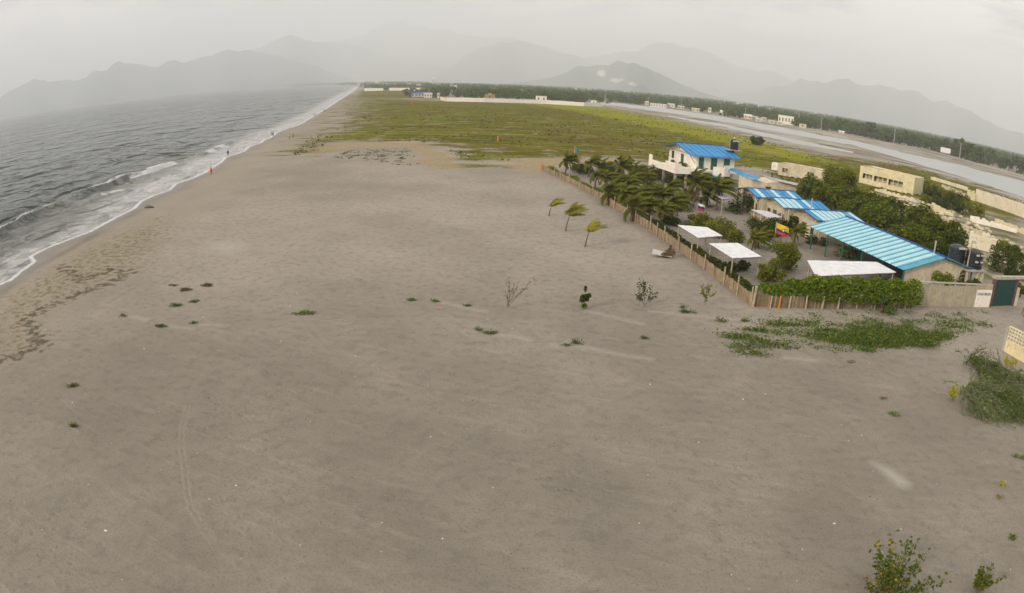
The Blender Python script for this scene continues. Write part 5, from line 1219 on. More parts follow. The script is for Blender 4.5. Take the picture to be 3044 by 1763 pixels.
# meadow tussocks
mg = np.random.RandomState(8); q = []; mp = np.array(meadow)
while len(q) < 5000:
    y = 140 + 340 * mg.rand(6000) ** 1.7; x = mg.uniform(-130, 320, 6000) ; c_ = np.stack([x, y], 1); c_ = c_[inside(c_, meadow)]
    nz_ = vnoise(c_ + 5000, 14, 3) * .6 + vnoise(c_ + 5000, 5, 4) * .4; c_ = c_[(nz_ > .5) & (mg.rand(len(c_)) < .8)]; q += [tuple(v) for v in c_]
q = np.array(q[:5000]); rr_ = np.hypot(q[:, 0], q[:, 1])
C = np.column_stack([q + mg.normal(0, .4, q.shape), np.abs(mg.normal(0, .12, len(q))) + .06])
o = leaves('meadow_scrub', C, .38, 6, mt['tuss'], flat=.3, aspect=.6); tag(o, 'low scrub and tussocks scattered over the meadow', 'scrub', kind='stuff')

sc_l = [((1775, 792), .55, .35, 'creeper', 'clump of green creeper on the sand left of the big ground cover patch'), ((1836, 790), .5, .3, 'creeper', 'green creeper clump close to the fence corner post'), ((1690, 768), .75, .18, 'creeper', 'flat olive clump near the sparse sapling'), ((1676, 757), .3, .3, 'creeper', 'tiny green tuft just behind the flat olive clump'),
        ((1013, 738), .45, .12, 'creeper', 'flat green sprig left of the bare twig bush'), ((1068, 741), .4, .12, 'creeper', 'small green sprig beside the orange scrap'), ((1152, 752), .25, .1, 'creeper', 'tiny green sprig between orange scrap and twig bush'), ((1216, 821), .55, .22, 'creeper', 'forked green clump on the open sand below the twig bush'), ((1178, 812), .3, .2, 'grey', 'small grey tuft left of the forked green clump'),
        ((1417, 846), .4, .3, 'leafdark', 'compact dark green tuft on the sand below the dense sapling'), ((1392, 850), .3, .12, 'grey', 'faint tuft left of the compact dark tuft'), ((1586, 833), .25, .15, 'leafdark', 'tiny tuft on open sand right of centre'),
        ((436, 752), .8, .18, 'creeper', 'branching green creeper on the beach, lowest of its cluster'), ((480, 743), .5, .18, 'leafdark', 'dark green tuft right of the branching beach creeper'), ((456, 713), .9, .16, 'tuss', 'olive trailing plant highest in the beach cluster'), ((512, 702), .9, .1, 'tuss', 'long thin olive runner on the beach'), ((428, 702), .4, .1, 'tuss', 'small runner left of the olive trailing plant'),
        ((740, 770), .85, .15, 'creeper', 'lone flat green creeper in the left half of the sand'), ((395, 804), .5, .18, 'leafdark', 'dark tuft with a pale sand tail on the left beach'), ((474, 796), .3, .15, 'creeper', 'little tuft right of the dark tuft on the left beach'), ((306, 777), .4, .1, 'dry', 'brown dry tuft near the tide wrack'),
        ((180, 950), .4, .12, 'tuss', 'olive tuft at the left side of the sand'), ((180, 1049), .3, .12, 'tuss', 'smaller olive tuft at the left side, below the other'), ((2490, 1324), .26, .18, 'creeper', 'rounded green tuft at the lower right edge'), ((2469, 1193), .22, .2, 'yell', 'yellow green seedling at the right edge'), ((2459, 1223), .14, .1, 'dry', 'brown sprig below the yellow green seedling'),
        ((2175, 981), .2, .15, 'dry', 'small dry tuft on the sand left of the big bushes'), ((2202, 1022), .5, .14, 'grey', 'grey green flat weed left of the big bushes'), ((2505, 1125), .5, .2, 'grey', 'grey weed at the right edge below the big bushes')]
for i, ((px_, py_), R, H, m_, lb) in enumerate(sc_l):
    R *= .82; p = gat(px_, py_); t_ = thing('beach_plant', lb, 'plant', p); r = np.random.RandomState(200 + i); n = int(60 + 240 * R); k = 4 + int(R * 5); cen = [(r.normal(0, R * .5), r.normal(0, R * .3), 0) for _ in range(k)]
    C = [(cen[j % k][0] + r.normal(0, .12 + R * .1), cen[j % k][1] + r.normal(0, .09 + R * .06), abs(r.normal(0, H * .5)) + .015) for j in range(n)]
    leaves('foliage', C, .045 + .035 * R, i, mt[m_], t_); b = MB()
    for c_ in cen: b.tube([(0, 0, -.01), (c_[0] * .5, c_[1] * .5, H * .3), (c_[0], c_[1], H * .35)], [.012, .009, .005], 4)
    b.build('stems', mt['bark'], t_)

def branchy(name, lab, base, H, spec, m, seed, lsize, nleaf, cat='sapling', stemm='bark', rad=.02, leafm=None, grp=None):
    """spec: list of (azimuth, tilt, length, start height)"""
    t_ = thing(name, lab, cat, base, group=grp); b = MB(); rg = random.Random(seed); rn = np.random.RandomState(seed); tips = []
    for a_, tilt, L, z0 in spec:
        p = Vector((0, 0, z0)); d = Vector((math.cos(a_) * math.sin(tilt), math.sin(a_) * math.sin(tilt), math.cos(tilt))); pts = [p.copy()]
        for i in range(6):
            d = (d + Vector((rg.uniform(-.15, .15), rg.uniform(-.15, .15), .05))).normalized(); p = p + d * L / 6; pts.append(p.copy())
            if i > 1: tips.append((p.copy(), d.copy()))
            if i > 0:
                for _ in range(2):
                    q = p + (d + Vector((rg.uniform(-.8, .8), rg.uniform(-.8, .8), rg.uniform(0, .6)))).normalized() * L * .2; b.tube([p, q], [rad * .35, rad * .15], 4); tips.append((q, d))
        b.tube(pts, [rad * (1 - .12 * i) for i in range(7)], 5)
    b.build('stem', mt[stemm], t_)
    if nleaf:
        C = []
        for j in range(nleaf):
            q, d = tips[rg.randrange(len(tips))]; C.append((q.x + rn.normal(0, lsize * .9), q.y + rn.normal(0, lsize * .9), max(.02, q.z + rn.normal(0, lsize * .8))))
        leaves('leaves', C, lsize, seed, mt[leafm or m], t_, aspect=.7)
    return t_
p = gat(1250, 758)
branchy('twig_bush', 'bare twiggy bush with one long branch leaning right on the open sand', p, 2.2, [(0, .75, 2.6, .1), (0.3, .55, 1.6, .3), (2.8, .12, 1.9, .05), (1.2, .3, 1.7, .1), (0, .95, 1.5, .5), (3.3, .25, 1.1, .1), (.1, .6, 1.2, .8)], 'feather', 1, .06, 90, 'bush', rad=.024, leafm='tuss')
p = gat(1436, 758); t_ = thing('sapling', 'dense dark green sapling with one leaf tuft on top, left of two saplings', 'sapling', p)
MB().tube([(0, 0, -.02), (.03, 0, .8), (.05, 0, 1.75)], [.03, .022, .012], 5).build('stem', mt['bark'], t_)
leaves('leaves', blob_pts([(.05, 0, 1.62, .13, .13, .26), (.02, 0, .85, .36, .3, .3), (.33, 0, 1.08, .22, .2, .16), (-.15, 0, .62, .2, .2, .14), (.25, 0, .68, .14, .14, .1)], 620, 8), .085, 8, mt['leafdark'], t_, aspect=.75); leaves('lower_leaves', blob_pts([(.05, -.05, .22, .24, .22, .2)], 140, 9), .08, 9, mt['vine'], t_, aspect=.75)
p = gat(1586, 757); branchy('sapling', 'open branching sapling with scattered round leaves on the sand', p, 2, [(2.6, .5, 1.7, .1), (.4, .45, 1.5, .1), (1.5, .15, 1.9, .1), (3.4, .9, 1.0, .3), (-.2, .95, 1.1, .3), (2.0, .6, 1.3, .5)], 'leafdark', 12, .085, 330, rad=.016)
p = gat(1735, 751); branchy('sapling', 'pale thin sapling with a bare stem nearest the fence corner', p, 1.7, [(0, .05, .75, 0), (2.9, .5, .95, .7), (.3, .55, 1.0, .7), (1.3, .3, .8, .7), (-.2, 1.1, .8, .65), (3.2, .9, .6, .65)], 'feather', 13, .085, 240, rad=.014)
# bottom right leafy shrub
p = gat(2180, 1478); sp = [(random.Random(i).uniform(0, 6.28), random.Random(i + 50).uniform(.25, 1.25), random.Random(i + 90).uniform(1.2, 2.4), .02) for i in range(24)]
mt['shrub'] = LEAF('leaf_shrub', (.050, .075, .012), (.105, .130, .022), (.34, .24, .03), .25)
branchy('leafy_shrub', 'leafy shrub with round green and yellowing leaves at the bottom edge', Vector((p.x, p.y, 0)), 2.2, sp, 'shrub', 31, .085, 1350, 'shrub', stemm='dry', rad=.022)
p = gat(2405, 1462); sp = [(random.Random(i + 7).uniform(-.6, 3.6), random.Random(i + 57).uniform(.5, 1.2), random.Random(i + 97).uniform(.6, 1.2), .02) for i in range(12)]
branchy('leafy_shrub', 'low brownish shrub beside the leafy shrub at the bottom edge', p, .7, sp, 'leaf', 33, .06, 800, 'shrub', rad=.014)
# big willow like bushes at the right
def willow(base, R, H, n, seed, m, lab, name='willow_bush', sweep=(.8, -.7)):
    t_ = thing(name, lab, 'bush', base); r = np.random.RandomState(seed); C, Dv = [], []; b = MB()
    for k in range(int(n / 26)):
        a = r.uniform(0, 6.28); q = R * math.sqrt(r.rand()) * .55; p0 = np.array([q * math.cos(a), q * math.sin(a), H * r.uniform(.25, .75)]); el = r.uniform(.1, 1.0)
        d = np.array([math.cos(a) * math.cos(el) + sweep[0] * .8, math.sin(a) * math.cos(el) + sweep[1] * .8, math.sin(el)]); d /= np.linalg.norm(d); L = R * r.uniform(.45, .95); p_ = p0.copy(); line = [tuple(p_)]
        for i in range(13):
            d = d + np.array([sweep[0] * .05, sweep[1] * .05, -.13]); d /= np.linalg.norm(d); p_ = p_ + d * L / 13; p_[2] = max(p_[2], .03)
            C.append(p_ + r.normal(0, .05, 3)); Dv.append(d); C.append(p_ + r.normal(0, .07, 3)); Dv.append(d + r.normal(0, .4, 3))
            if i % 4 == 3: line.append(tuple(p_))
        b.tube(line, [.012] * len(line), 3)
    for k in range(9): a = k * .7; b.tube([(0, 0, -.05), (.3 * R * math.cos(a), .3 * R * math.sin(a), H * .45), (.55 * R * math.cos(a), .55 * R * math.sin(a), H * .6)], [.05, .03, .015], 5)
    C = np.array(C); C[:, 2] = np.maximum(C[:, 2], .03)
    leaves('foliage', C, .13, seed, mt[m], t_, aspect=.26, dirs=np.array(Dv)); b.build('stems', mt['bark'], t_); return t_
p = gat(2412, 1000); willow(p, 3.1, 1.15, 5600, 41, 'grey', 'large drooping grey green bush on the sand at the right edge')
p = gat(2462, 1005); willow(p + Vector((.4, -.3, 0)), 2.6, .95, 3800, 43, 'creeper', 'dark green drooping bush merging into the right side of the large grey green one')
p = gat(2420, 915); willow(p, 3.0, .6, 3800, 42, 'creeper', 'low dark green bush spreading behind the large drooping bush')
p = gat(2495, 950); willow(p, 2.8, .7, 2800, 44, 'grey', 'spreading bush at the right edge beyond the drooping bushes')
p = gat(2345, 985); branchy('leafy_shrub', 'small yellow leaved shrub at the left side of the large drooping bush', p, .9, [(1.2, .4, .8, 0), (2.4, .7, .7, 0), (.2, .8, .8, 0), (3.2, .5, .9, 0)], 'yell', 45, .07, 330, 'shrub', rad=.012)
p = gat(2478, 905); branchy('leafy_shrub', 'yellow green leafy shrub at the foot of the block wall', p, .9, [(1.2, .4, .8, 0), (2.4, .7, .7, 0), (.2, .8, .9, 0), (-.6, .9, .9, 0)], 'yell', 46, .08, 320, 'shrub', rad=.012)

# ================================================================== small things on the beach
def blockish(name, lab, cat, px_, py_, s_, m, seed=0, flat=1.0, smooth=False):
    p = gat(px_, py_); rg = random.Random(seed); b = MB(); n = 9
    for lay, (zz, k) in enumerate([(0, 1), (.45 * flat, .95), (.8 * flat, .55)]):
        for i in range(n): a = 2 * math.pi * i / n; q = s_ * k * rg.uniform(.65, 1.1); b.v.append((q * math.cos(a), q * .6 * math.sin(a), zz * s_ * rg.uniform(.8, 1.1)))
    for lay in range(2):
        for i in range(n): b.f.append((lay * n + i, lay * n + (i + 1) % n, (lay + 1) * n + (i + 1) % n, (lay + 1) * n + i)); b.m.append(0)
    b.f.append(tuple(2 * n + i for i in range(n))); b.m.append(0)
    o = b.build(name, mt[m], None, smooth); o.location = p; return tag(o, lab, cat)
b = MB(); p = gat(367, 512); b.tube([(-.9, .1, .12), (-.3, 0, .25), (.35, .05, .2), (1.0, -.1, .15)], [.12, .22, .2, .08], 7); b.tube([(-.3, 0, .25), (-.6, .1, .6)], [.08, .03], 5); o = b.build('driftwood', mt['rock'], None, True); o.location = p; tag(o, 'dark driftwood log lying near the waterline', 'driftwood')
blockish('driftwood', 'brown driftwood stick below the ground cover patch', 'driftwood', 2095, 890, .45, 'rock', 5, .3)
p = gat(1628, 632); wr = thing('wreckage', 'broken pale board hull and dark dead shrub piled beside the reed fence', 'debris', p)
b = MB(); b.add([(-1.1, -.2, .35), (1.0, -.5, .2), (1.1, .35, .35), (-.9, .5, .7), (-1.1, -.2, .28), (1.0, -.5, .12), (1.1, .35, .27), (-.9, .5, .62)], [(0, 1, 2, 3), (7, 6, 5, 4), (0, 4, 5, 1), (1, 5, 6, 2), (2, 6, 7, 3), (3, 7, 4, 0)]); b.build('board', mt['tin'], wr)
b = MB(); b.tube([(-.6, 0, 0), (-.5, 0, .4)], .06, 5); b.tube([(.7, .1, 0), (.6, .1, .3)], .06, 5); b.build('prop', mt['wood'], wr)
leaves('dead_shrub', blob_pts([(.9, 0, .5, .55, .4, .55), (.3, -.2, .3, .5, .3, .3), (.9, .1, 1.0, .2, .2, .4)], 700, 5), .11, 5, mt['dry'], wr)
for i, (px_, py_, s_, m_, nm, lb) in enumerate([(1083, 757, .16, 'orange', 'scrap', 'small orange scrap lying beside green sprigs left of the twig bush'), (2088, 1084, .05, 'litter', 'litter', 'tiny white scrap on the open sand in the lower right'), (2053, 1288, .08, 'litter', 'litter', 'pale flattened scrap on the sand near the bottom right'), (1213, 1200, .04, 'litter', 'litter', 'tiny white pebble on the lower middle sand'), (260, 1306, .10, 'litter', 'litter', 'pale pinkish scrap on the lower left sand'), (515, 1228, .045, 'litter', 'litter', 'white pebble right of the tyre track'), (217, 1192, .04, 'litter', 'litter', 'white speck of shell on the lower left sand'), (178, 990, .06, 'litter', 'litter', 'white scrap between two olive tufts at the left'), (583, 640, .12, 'rock', 'stone', 'grey stone near the pale sand patch'), (1258, 1362, .05, 'rock', 'stone', 'dark pebble at the bottom middle'), (1060, 1075, .05, 'litter', 'litter', 'pale shell bit in the middle of the sand'), (1490, 1180, .05, 'rock', 'stone', 'dark pebble right of the middle of the sand'), (2020, 1300, .06, 'rock', 'stone', 'dark speck of debris near the bottom right scrap')]):
    blockish(nm, lb, nm, px_, py_, s_, m_, i, .5)
for px_, py_, z_, lb in [(1355, 373, .5, 'pale orange board lying on the meadow beyond the fence end')]:
    p = at(px_, py_, 0); b = MB(); b.slab([(-1.1, -.3, .5), (1.0, -.2, .15), (1.1, .5, .15), (-1.0, .5, .6)], .08); o = b.build('board', mt['thatch']); o.location = (p.x, p.y, 0); tag(o, lb, 'board')
for px_, py_, H, lb in [(1225, 347, 1.2, 'short orange marker post standing in the middle of the meadow'), (1226 - 211, 258, 3.2, 'yellow marker post at the far left of the meadow'), (1331, 417, .9, 'small orange marker at the far end of the long reed fence')]:
    p = at(px_, py_); b = MB(); b.tube([(0, 0, 0), (0, 0, H)], [.19, .15], 8); b.tube([(0, 0, H), (0, 0, H + .15)], [.2, .1], 8); o = b.build('marker_post', mt['orange']); o.location = (p.x, p.y, 0); tag(o, lb, 'post')

pg_ = random.Random(44); b = MB()
for i in range(420):
    r_ = 9 + 60 * pg_.random() ** 1.3; a_ = RD(pg_.uniform(-58, 58)); x, y = r_ * math.sin(a_), r_ * math.cos(a_)
    if shore_sd(np.array([[x, y]]))[0] < 4 or (x > 18 and y > 48): continue
    z_ = float(ground_z([(x, y)])[0]); q_ = pg_.uniform(.012, .035) * (1 + r_ / 45); n_ = 6; o_ = len(b.v); mi_ = pg_.choice((0, 1, 1, 1, 2, 2))
    vs = [(x + q_ * pg_.uniform(.6, 1.2) * math.cos(k * 1.047), y + q_ * pg_.uniform(.6, 1.2) * math.sin(k * 1.047), z_ - .01) for k in range(n_)] + [(x + q_ * .5 * math.cos(k * 1.047), y + q_ * .5 * math.sin(k * 1.047), z_ + q_ * .55) for k in range(n_)]
    b.add(vs, [(k, (k + 1) % n_, n_ + (k + 1) % n_, n_ + k) for k in range(n_)] + [tuple(range(n_, 2 * n_))], mi_)
o = b.build('pebbles', [mt['litter'], mt['rock'], mt['dry']]); tag(o, 'tiny pebbles shells and scraps sprinkled over the sand', 'pebbles', kind='stuff')

# ================================================================== people
def person(px_, py_, top, bot, lab, seed, rz=0, pose='walk', zb=None, H=1.68):
    p = gat(px_, py_) if zb is None else at(px_, py_, zb); t_ = thing('person', lab, 'person', p, rz)
    s_ = H / 1.75; j = {'pel': (0, 0, .95), 'wai': (0, .01, 1.08), 'che': (0, 0, 1.30), 'nec': (0, 0, 1.50), 'hd': (0, -.02, 1.62), 'hd2': (0, -.02, 1.74),
        'shl': (-.18, 0, 1.42), 'ell': (-.25, .03, 1.15), 'hal': (-.24, -.08, .90), 'shr': (.18, 0, 1.42), 'elr': (.27, .04, 1.16), 'har': (.30, -.06, .92),
        'hil': (-.10, 0, .90), 'knl': (-.11, -.10, .50), 'anl': (-.11, .06, .08), 'tol': (-.12, -.12, .03), 'hir': (.10, 0, .90), 'knr': (.11, .05, .50), 'anr': (.11, .22, .10), 'tor': (.12, .06, .03)}
    R = {'pel': .15, 'wai': .125, 'che': .155, 'nec': .06, 'hd': .095, 'hd2': .085, 'shl': .065, 'ell': .045, 'hal': .035, 'shr': .065, 'elr': .045, 'har': .035, 'hil': .095, 'knl': .06, 'anl': .042, 'tol': .035, 'hir': .095, 'knr': .06, 'anr': .042, 'tor': .035}
    if pose == 'stand': j['anl'] = (-.11, .0, .08); j['knl'] = (-.11, -.02, .5); j['anr'] = (.11, .0, .08); j['knr'] = (.11, -.02, .5); j['tor'] = (.12, -.14, .03); j['tol'] = (-.12, -.14, .03)
    ed = [('pel', 'wai'), ('wai', 'che'), ('che', 'nec'), ('nec', 'hd'), ('hd', 'hd2'), ('che', 'shl'), ('shl', 'ell'), ('ell', 'hal'), ('che', 'shr'), ('shr', 'elr'), ('elr', 'har'), ('pel', 'hil'), ('hil', 'knl'), ('knl', 'anl'), ('anl', 'tol'), ('pel', 'hir'), ('hir', 'knr'), ('knr', 'anr'), ('anr', 'tor')]
    def skin(names, edges, mat_, nm, grow=0.0, root=None):
        me = D.meshes.new(nm); ix = {n_: i for i, n_ in enumerate(names)}
        me.from_pydata([tuple(c * s_ for c in j[n_]) for n_ in names], [(ix[a], ix[c]) for a, c in edges], []); o = D.objects.new(nm, me); COL.objects.link(o)
        sk = o.modifiers.new('skin', 'SKIN'); sk.use_smooth_shade = True
        for n_, i in ix.items(): me.skin_vertices[0].data[i].radius = ((R[n_] + grow) * s_,) * 2; me.skin_vertices[0].data[i].use_root = (n_ == (root or names[0]))
        o.modifiers.new('sub', 'SUBSURF').levels = 1; o.modifiers['sub'].render_levels = 1
        dg = bpy.context.evaluated_depsgraph_get(); m2 = D.meshes.new_from_object(o.evaluated_get(dg)); D.objects.remove(o); m2.materials.clear(); m2.materials.append(mt[mat_]); link(m2, nm, t_)
    skin(list(j), ed, 'skin', 'body')
    skin(['wai', 'pel', 'che', 'shl', 'ell', 'shr', 'elr'], [('pel', 'wai'), ('wai', 'che'), ('che', 'shl'), ('shl', 'ell'), ('che', 'shr'), ('shr', 'elr')], top, 'shirt', .022)
    skin(['pel', 'hil', 'knl', 'hir', 'knr'], [('pel', 'hil'), ('hil', 'knl'), ('pel', 'hir'), ('hir', 'knr')], bot, 'shorts', .02)
    b = MB(); x, y, z = [c * s_ for c in j['hd2']]; b.tube([(x, y + .03, z - .10), (x, y + .02, z), (x, y + .01, z + .09)], [.10, .105, .04], 8); b.build('hair', mt['hair'], t_, True)
    return t_
t_ = person(520, 430, 'red', 'red', 'person in bright red top and shorts walking along the wet sand', 1, rz=2.6)
p = gat(513, 428); yb = MB(); yb.slab([(0, 0, 1.2), (.22, .02, 1.25), (.24, .02, .45), (.02, 0, .35)], .04); o = yb.build('yellow_cloth', mt['yellow']); o.location = (p.x + .15, p.y, p.z); tag(o, 'pale yellow cloth carried beside the person in red', 'cloth')
person(561, 384, 'navy', 'navy', 'person in dark clothes standing ankle deep in the foam', 2, rz=1.0, pose='stand', zb=-.62)
person(672, 337, 'navy', 'hair', 'person in dark clothes standing at the waterline, nearer of a beach pair', 3, rz=.5, pose='stand')
person(668, 334, 'fgreen', 'navy', 'person in green at the waterline beside another in dark clothes', 4, rz=2, pose='stand', H=1.5)
person(712, 343, 'yellow', 'thatch', 'person in a yellow top walking high on the far beach', 5, rz=2.4)
person(721, 340, 'thatch', 'thatch', 'person in light brown clothes beside the one in yellow on the far beach', 6, rz=2.4, H=1.6)
person(775, 288, 'thatch', 'navy', 'person in tan clothes far down the beach near the foam', 7, rz=1)
person(797, 275, 'navy', 'navy', 'farther person in dark clothes down the beach, left of a pair', 8, rz=1); person(802, 275, 'yellow', 'navy', 'farther person in a pale top down the beach, right of a pair', 9, rz=1)

# ================================================================== far buildings, walls, poles
def longwall(pts, h_, th, lab, m, name='compound_wall', cat='wall'):
    W = [Vector((*at(x, y)[:2], 0)) for x, y in pts]; t_ = thing(name, lab, cat, tuple(W[0])); o0 = W[0]; b = MB()
    for a, c in zip(W[:-1], W[1:]):
        a, c = a - o0, c - o0; L = (c - a).length; an = math.atan2(c.y - a.y, c.x - a.x); n = max(1, int(L / 8)); d = (c - a) / n
        for i in range(n):
            q0_, q1_ = a + d * i, a + d * (i + 1) * 1.0; nr_ = Vector((-d.y, d.x, 0)).normalized() * th / 2; hh = h_ + .12 * math.sin(i * 1.7)
            b.prism([(q0_ - nr_)[:2], (q1_ - nr_)[:2], (q1_ + nr_)[:2], (q0_ + nr_)[:2]], -.2, hh)
    b.build('wall_run', mt[m], t_)
    for a in W: a = a - o0; MB().box(a.x - .3, a.x + .3, a.y - .3, a.y + .3, -.2, h_ + .35).build('pillar', mt[m], t_)
    return t_
longwall([(1098.8, 249), (1192, 251), (1343, 255.5), (1436, 261), (1481, 262.5)], 3.3, .3, 'very long pale wall along the far edge of the meadow', 'white')
longwall([(1084, 246), (1098, 249)], 3.0, .3, 'short pinkish return wall at the left end of the very long pale wall', 'creamwall')
longwall([(897, 223.5), (942.5, 223)], 5.0, .4, 'far pale wall piece nearest the sea', 'white'); longwall([(958, 222.8), (1034, 222.8)], 5.2, .4, 'far pale wall piece right of the gap and bushes', 'white')
def house(pxl, pyb, pxr, h_, depth, lab, m='white', roofm='tin', kind='gable', name='small_house', cat='house', nwin=3, zb=0):
    a, c = at(pxl, pyb), at(pxr, pyb + 0); a = Vector((a.x, a.y, 0)); c_ = ray(pxr, pyb); rr_ = math.hypot(a.x, a.y); k = rr_ / math.hypot(c_[0], c_[1]); c = Vector((c_[0] * k, c_[1] * k, 0)); L = (c - a).length
    t_ = thing(name, lab, cat, (a.x, a.y, 0), math.atan2(c.y - a.y, c.x - a.x)); hw = h_ * (.72 if kind == 'gable' else 1)
    MB().box(0, L, 0, depth, -.2, hw).build('wall', mt[m], t_)
    if kind == 'gable':
        b = MB(); o_ = .4; b.add([(-o_, -o_, hw), (L + o_, -o_, hw), (L + o_, depth + o_, hw), (-o_, depth + o_, hw), (-o_, depth / 2, h_), (L + o_, depth / 2, h_)], [(0, 1, 5, 4), (2, 3, 4, 5), (0, 4, 3), (1, 2, 5), (3, 2, 1, 0)]); b.build('roof', mt[roofm], t_)
    elif kind == 'hip':
        b = MB(); b.add([(-1, -1, hw * .45), (L + 1, -1, hw * .45), (L + 1, depth + 1, hw * .45), (-1, depth + 1, hw * .45), (L * .4, depth / 2, h_ * 1.25), (L * .6, depth / 2, h_ * 1.25)], [(0, 1, 5, 4), (1, 2, 5), (2, 3, 4, 5), (3, 0, 4), (3, 2, 1, 0)]); b.build('roof', mt[roofm], t_)
    else: MB().box(-.2, L + .2, -.2, depth + .2, hw, hw + .25).build('roof', mt[roofm], t_)
    for i in range(nwin):
        x = L * (i + .5) / nwin; w_ = min(1.2, L / nwin * .4); MB().box(x - w_ / 2, x + w_ / 2, -.05, .02, hw * .35, hw * .75).build('window', mt['dark'], t_)
    return t_
for args in [
    (1318, 251, 1345, 5.8, 7, 'pale gatehouse box standing just behind the very long wall', 'white', 'conctop', 'flat', 'gatehouse', 'building', 2),
    (1192, 247, 1218, 5.5, 12, 'brown thatched hut roof rising behind the very long wall', 'thatch', 'thatch', 'hip', 'thatched_hut', 'hut', 1),
    (1454, 256, 1468, 3.6, 5, 'small white box house at the right end of the very long wall', 'white', 'white', 'flat', 'small_house', 'house', 1),
    (1012, 238.5, 1044, 5.5, 12, 'long low building with dark blue roof left of the white villa', 'ruin', 'bluedk', 'gable', 'blue_roofed_house', 'house', 4),
    (1043, 240, 1063, 5.2, 9, 'white villa between the blue roof and the long wall', 'white', 'tin', 'gable', 'villa', 'house', 3),
    (1076, 241, 1081, 5, 5, 'narrow white house just left of the long wall corner', 'white', 'tin', 'flat', 'small_house', 'house', 1),
    (1108, 233, 1121, 6.5, 10, 'house with pale green roof among trees behind the long wall', 'cream', 'fgreen', 'gable', 'green_roofed_house', 'house', 2),
    (1166, 235.5, 1175, 6, 8, 'little house with bright blue roof among trees', 'cream', 'blue', 'gable', 'small_house', 'house', 1),
    (1107, 223, 1124, 10, 14, 'long white hall far behind the trees in the middle', 'white', 'tin', 'flat', 'hall', 'building', 4),
    (1194, 224.5, 1208, 8, 14, 'pale long roof among the far trees right of the hall', 'white', 'tin', 'gable', 'shed', 'building', 2),
    (1210, 226, 1228, 7, 14, 'pale low hall behind the thatched hut', 'cream', 'tin', 'gable', 'hall', 'building', 2),
    (1282, 232, 1303, 7, 14, 'light tin roofed shed in the woods behind the gatehouse', 'cream', 'tin', 'gable', 'shed', 'building', 2),
    (952, 216, 962, 10, 10, 'white house standing above the gap in the far wall', 'white', 'tin', 'flat', 'house', 'house', 2),
    (1025, 216.5, 1036, 10, 10, 'white tin roofed house behind the right end of the far wall', 'white', 'tin', 'gable', 'house', 'house', 2),
    (879, 209.5, 896, 26, 25, 'large white block on the horizon above the foaming shore', 'white', 'white', 'flat', 'tower_block', 'building', 4),
    (922, 210, 929, 24, 20, 'leftmost of three small white blocks on the horizon', 'white', 'white', 'flat', 'tower_block', 'building', 2),
    (931, 210, 937, 24, 20, 'middle of three small white blocks on the horizon', 'white', 'white', 'flat', 'tower_block', 'building', 2),
    (939, 210.5, 944, 22, 20, 'rightmost of three small white blocks on the horizon', 'cream', 'white', 'flat', 'tower_block', 'building', 2),
    (1063, 211, 1071, 32, 22, 'tallest white tower rising over the far tree line', 'white', 'white', 'flat', 'tower_block', 'building', 3),
    (1600, 262, 1640, 4.2, 9, 'long pale building at the far bank of the lagoon', 'white', 'tin', 'gable', 'hall', 'building', 6),
    (1641, 263, 1660, 4.8, 9, 'white house joined to the right of the long lagoon building', 'white', 'tin', 'gable', 'house', 'house', 2),
    (1588, 258, 1596, 4.5, 6, 'tiny white hut left of the long lagoon building', 'white', 'white', 'flat', 'hut', 'hut', 1),
    (1668, 267.5, 1683, 4.0, 8, 'pale gabled house on the lagoon bank', 'cream', 'tin', 'gable', 'house', 'house', 2),
    (1702, 274, 1721, 4.0, 8, 'low cream house half hidden by trees on the lagoon bank', 'cream', 'tin', 'gable', 'house', 'house', 2),
    (1743, 276, 1750, 5.0, 6, 'narrow white house between trees on the lagoon bank', 'white', 'white', 'flat', 'small_house', 'house', 1),
    (1772, 279, 1784, 4.0, 8, 'small white roofed house behind the lagoon reeds', 'white', 'white', 'gable', 'small_house', 'house', 1),
    (1830, 291, 1850, 4.5, 10, 'house with pale roof beside the tall pole at the lagoon', 'cream', 'tarp', 'gable', 'house', 'house', 2),
    (1851, 293, 1864, 3.4, 8, 'low blue grey roofed shed right of the pale roofed house', 'cream', 'tin', 'gable', 'shed', 'building', 1),
    (1859, 298, 1874, 3.2, 7, 'low tan roofed hut near the lagoon bank', 'cream', 'cream', 'gable', 'hut', 'hut', 1),
    (1875, 296, 1885, 3.4, 7, 'grey green roofed hut near twin poles', 'cream', 'tin', 'gable', 'hut', 'hut', 1),
    (1891, 303, 1907, 3.2, 7, 'low pale roofed shed left of the big white block', 'cream', 'tin', 'gable', 'shed', 'building', 1),
    (1914, 303, 1953, 8.0, 12, 'big white two storey block on the far lagoon bank', 'white', 'white', 'flat', 'block_building', 'building', 5),
    (1911, 306, 1927, 3.0, 7, 'low cream shed in front of the big white block', 'cream', 'tin', 'gable', 'shed', 'building', 1),
    (1966, 313, 1984, 3.5, 8, 'pinkish ruin like hut right of the big white block', 'cream', 'thatch', 'flat', 'hut', 'hut', 1),
    (2064, 326, 2078, 2.2, 4, 'small white roof at the wood edge above the bend of the lagoon', 'white', 'white', 'gable', 'hut', 'hut', 1)]:
    pxl, pyb, pxr, h_, dp, lb, m_, rm_, kd, nm, ct, nw = args; house(pxl, pyb, pxr, h_, dp, lb, m_, rm_, kd, nm, ct, nw)
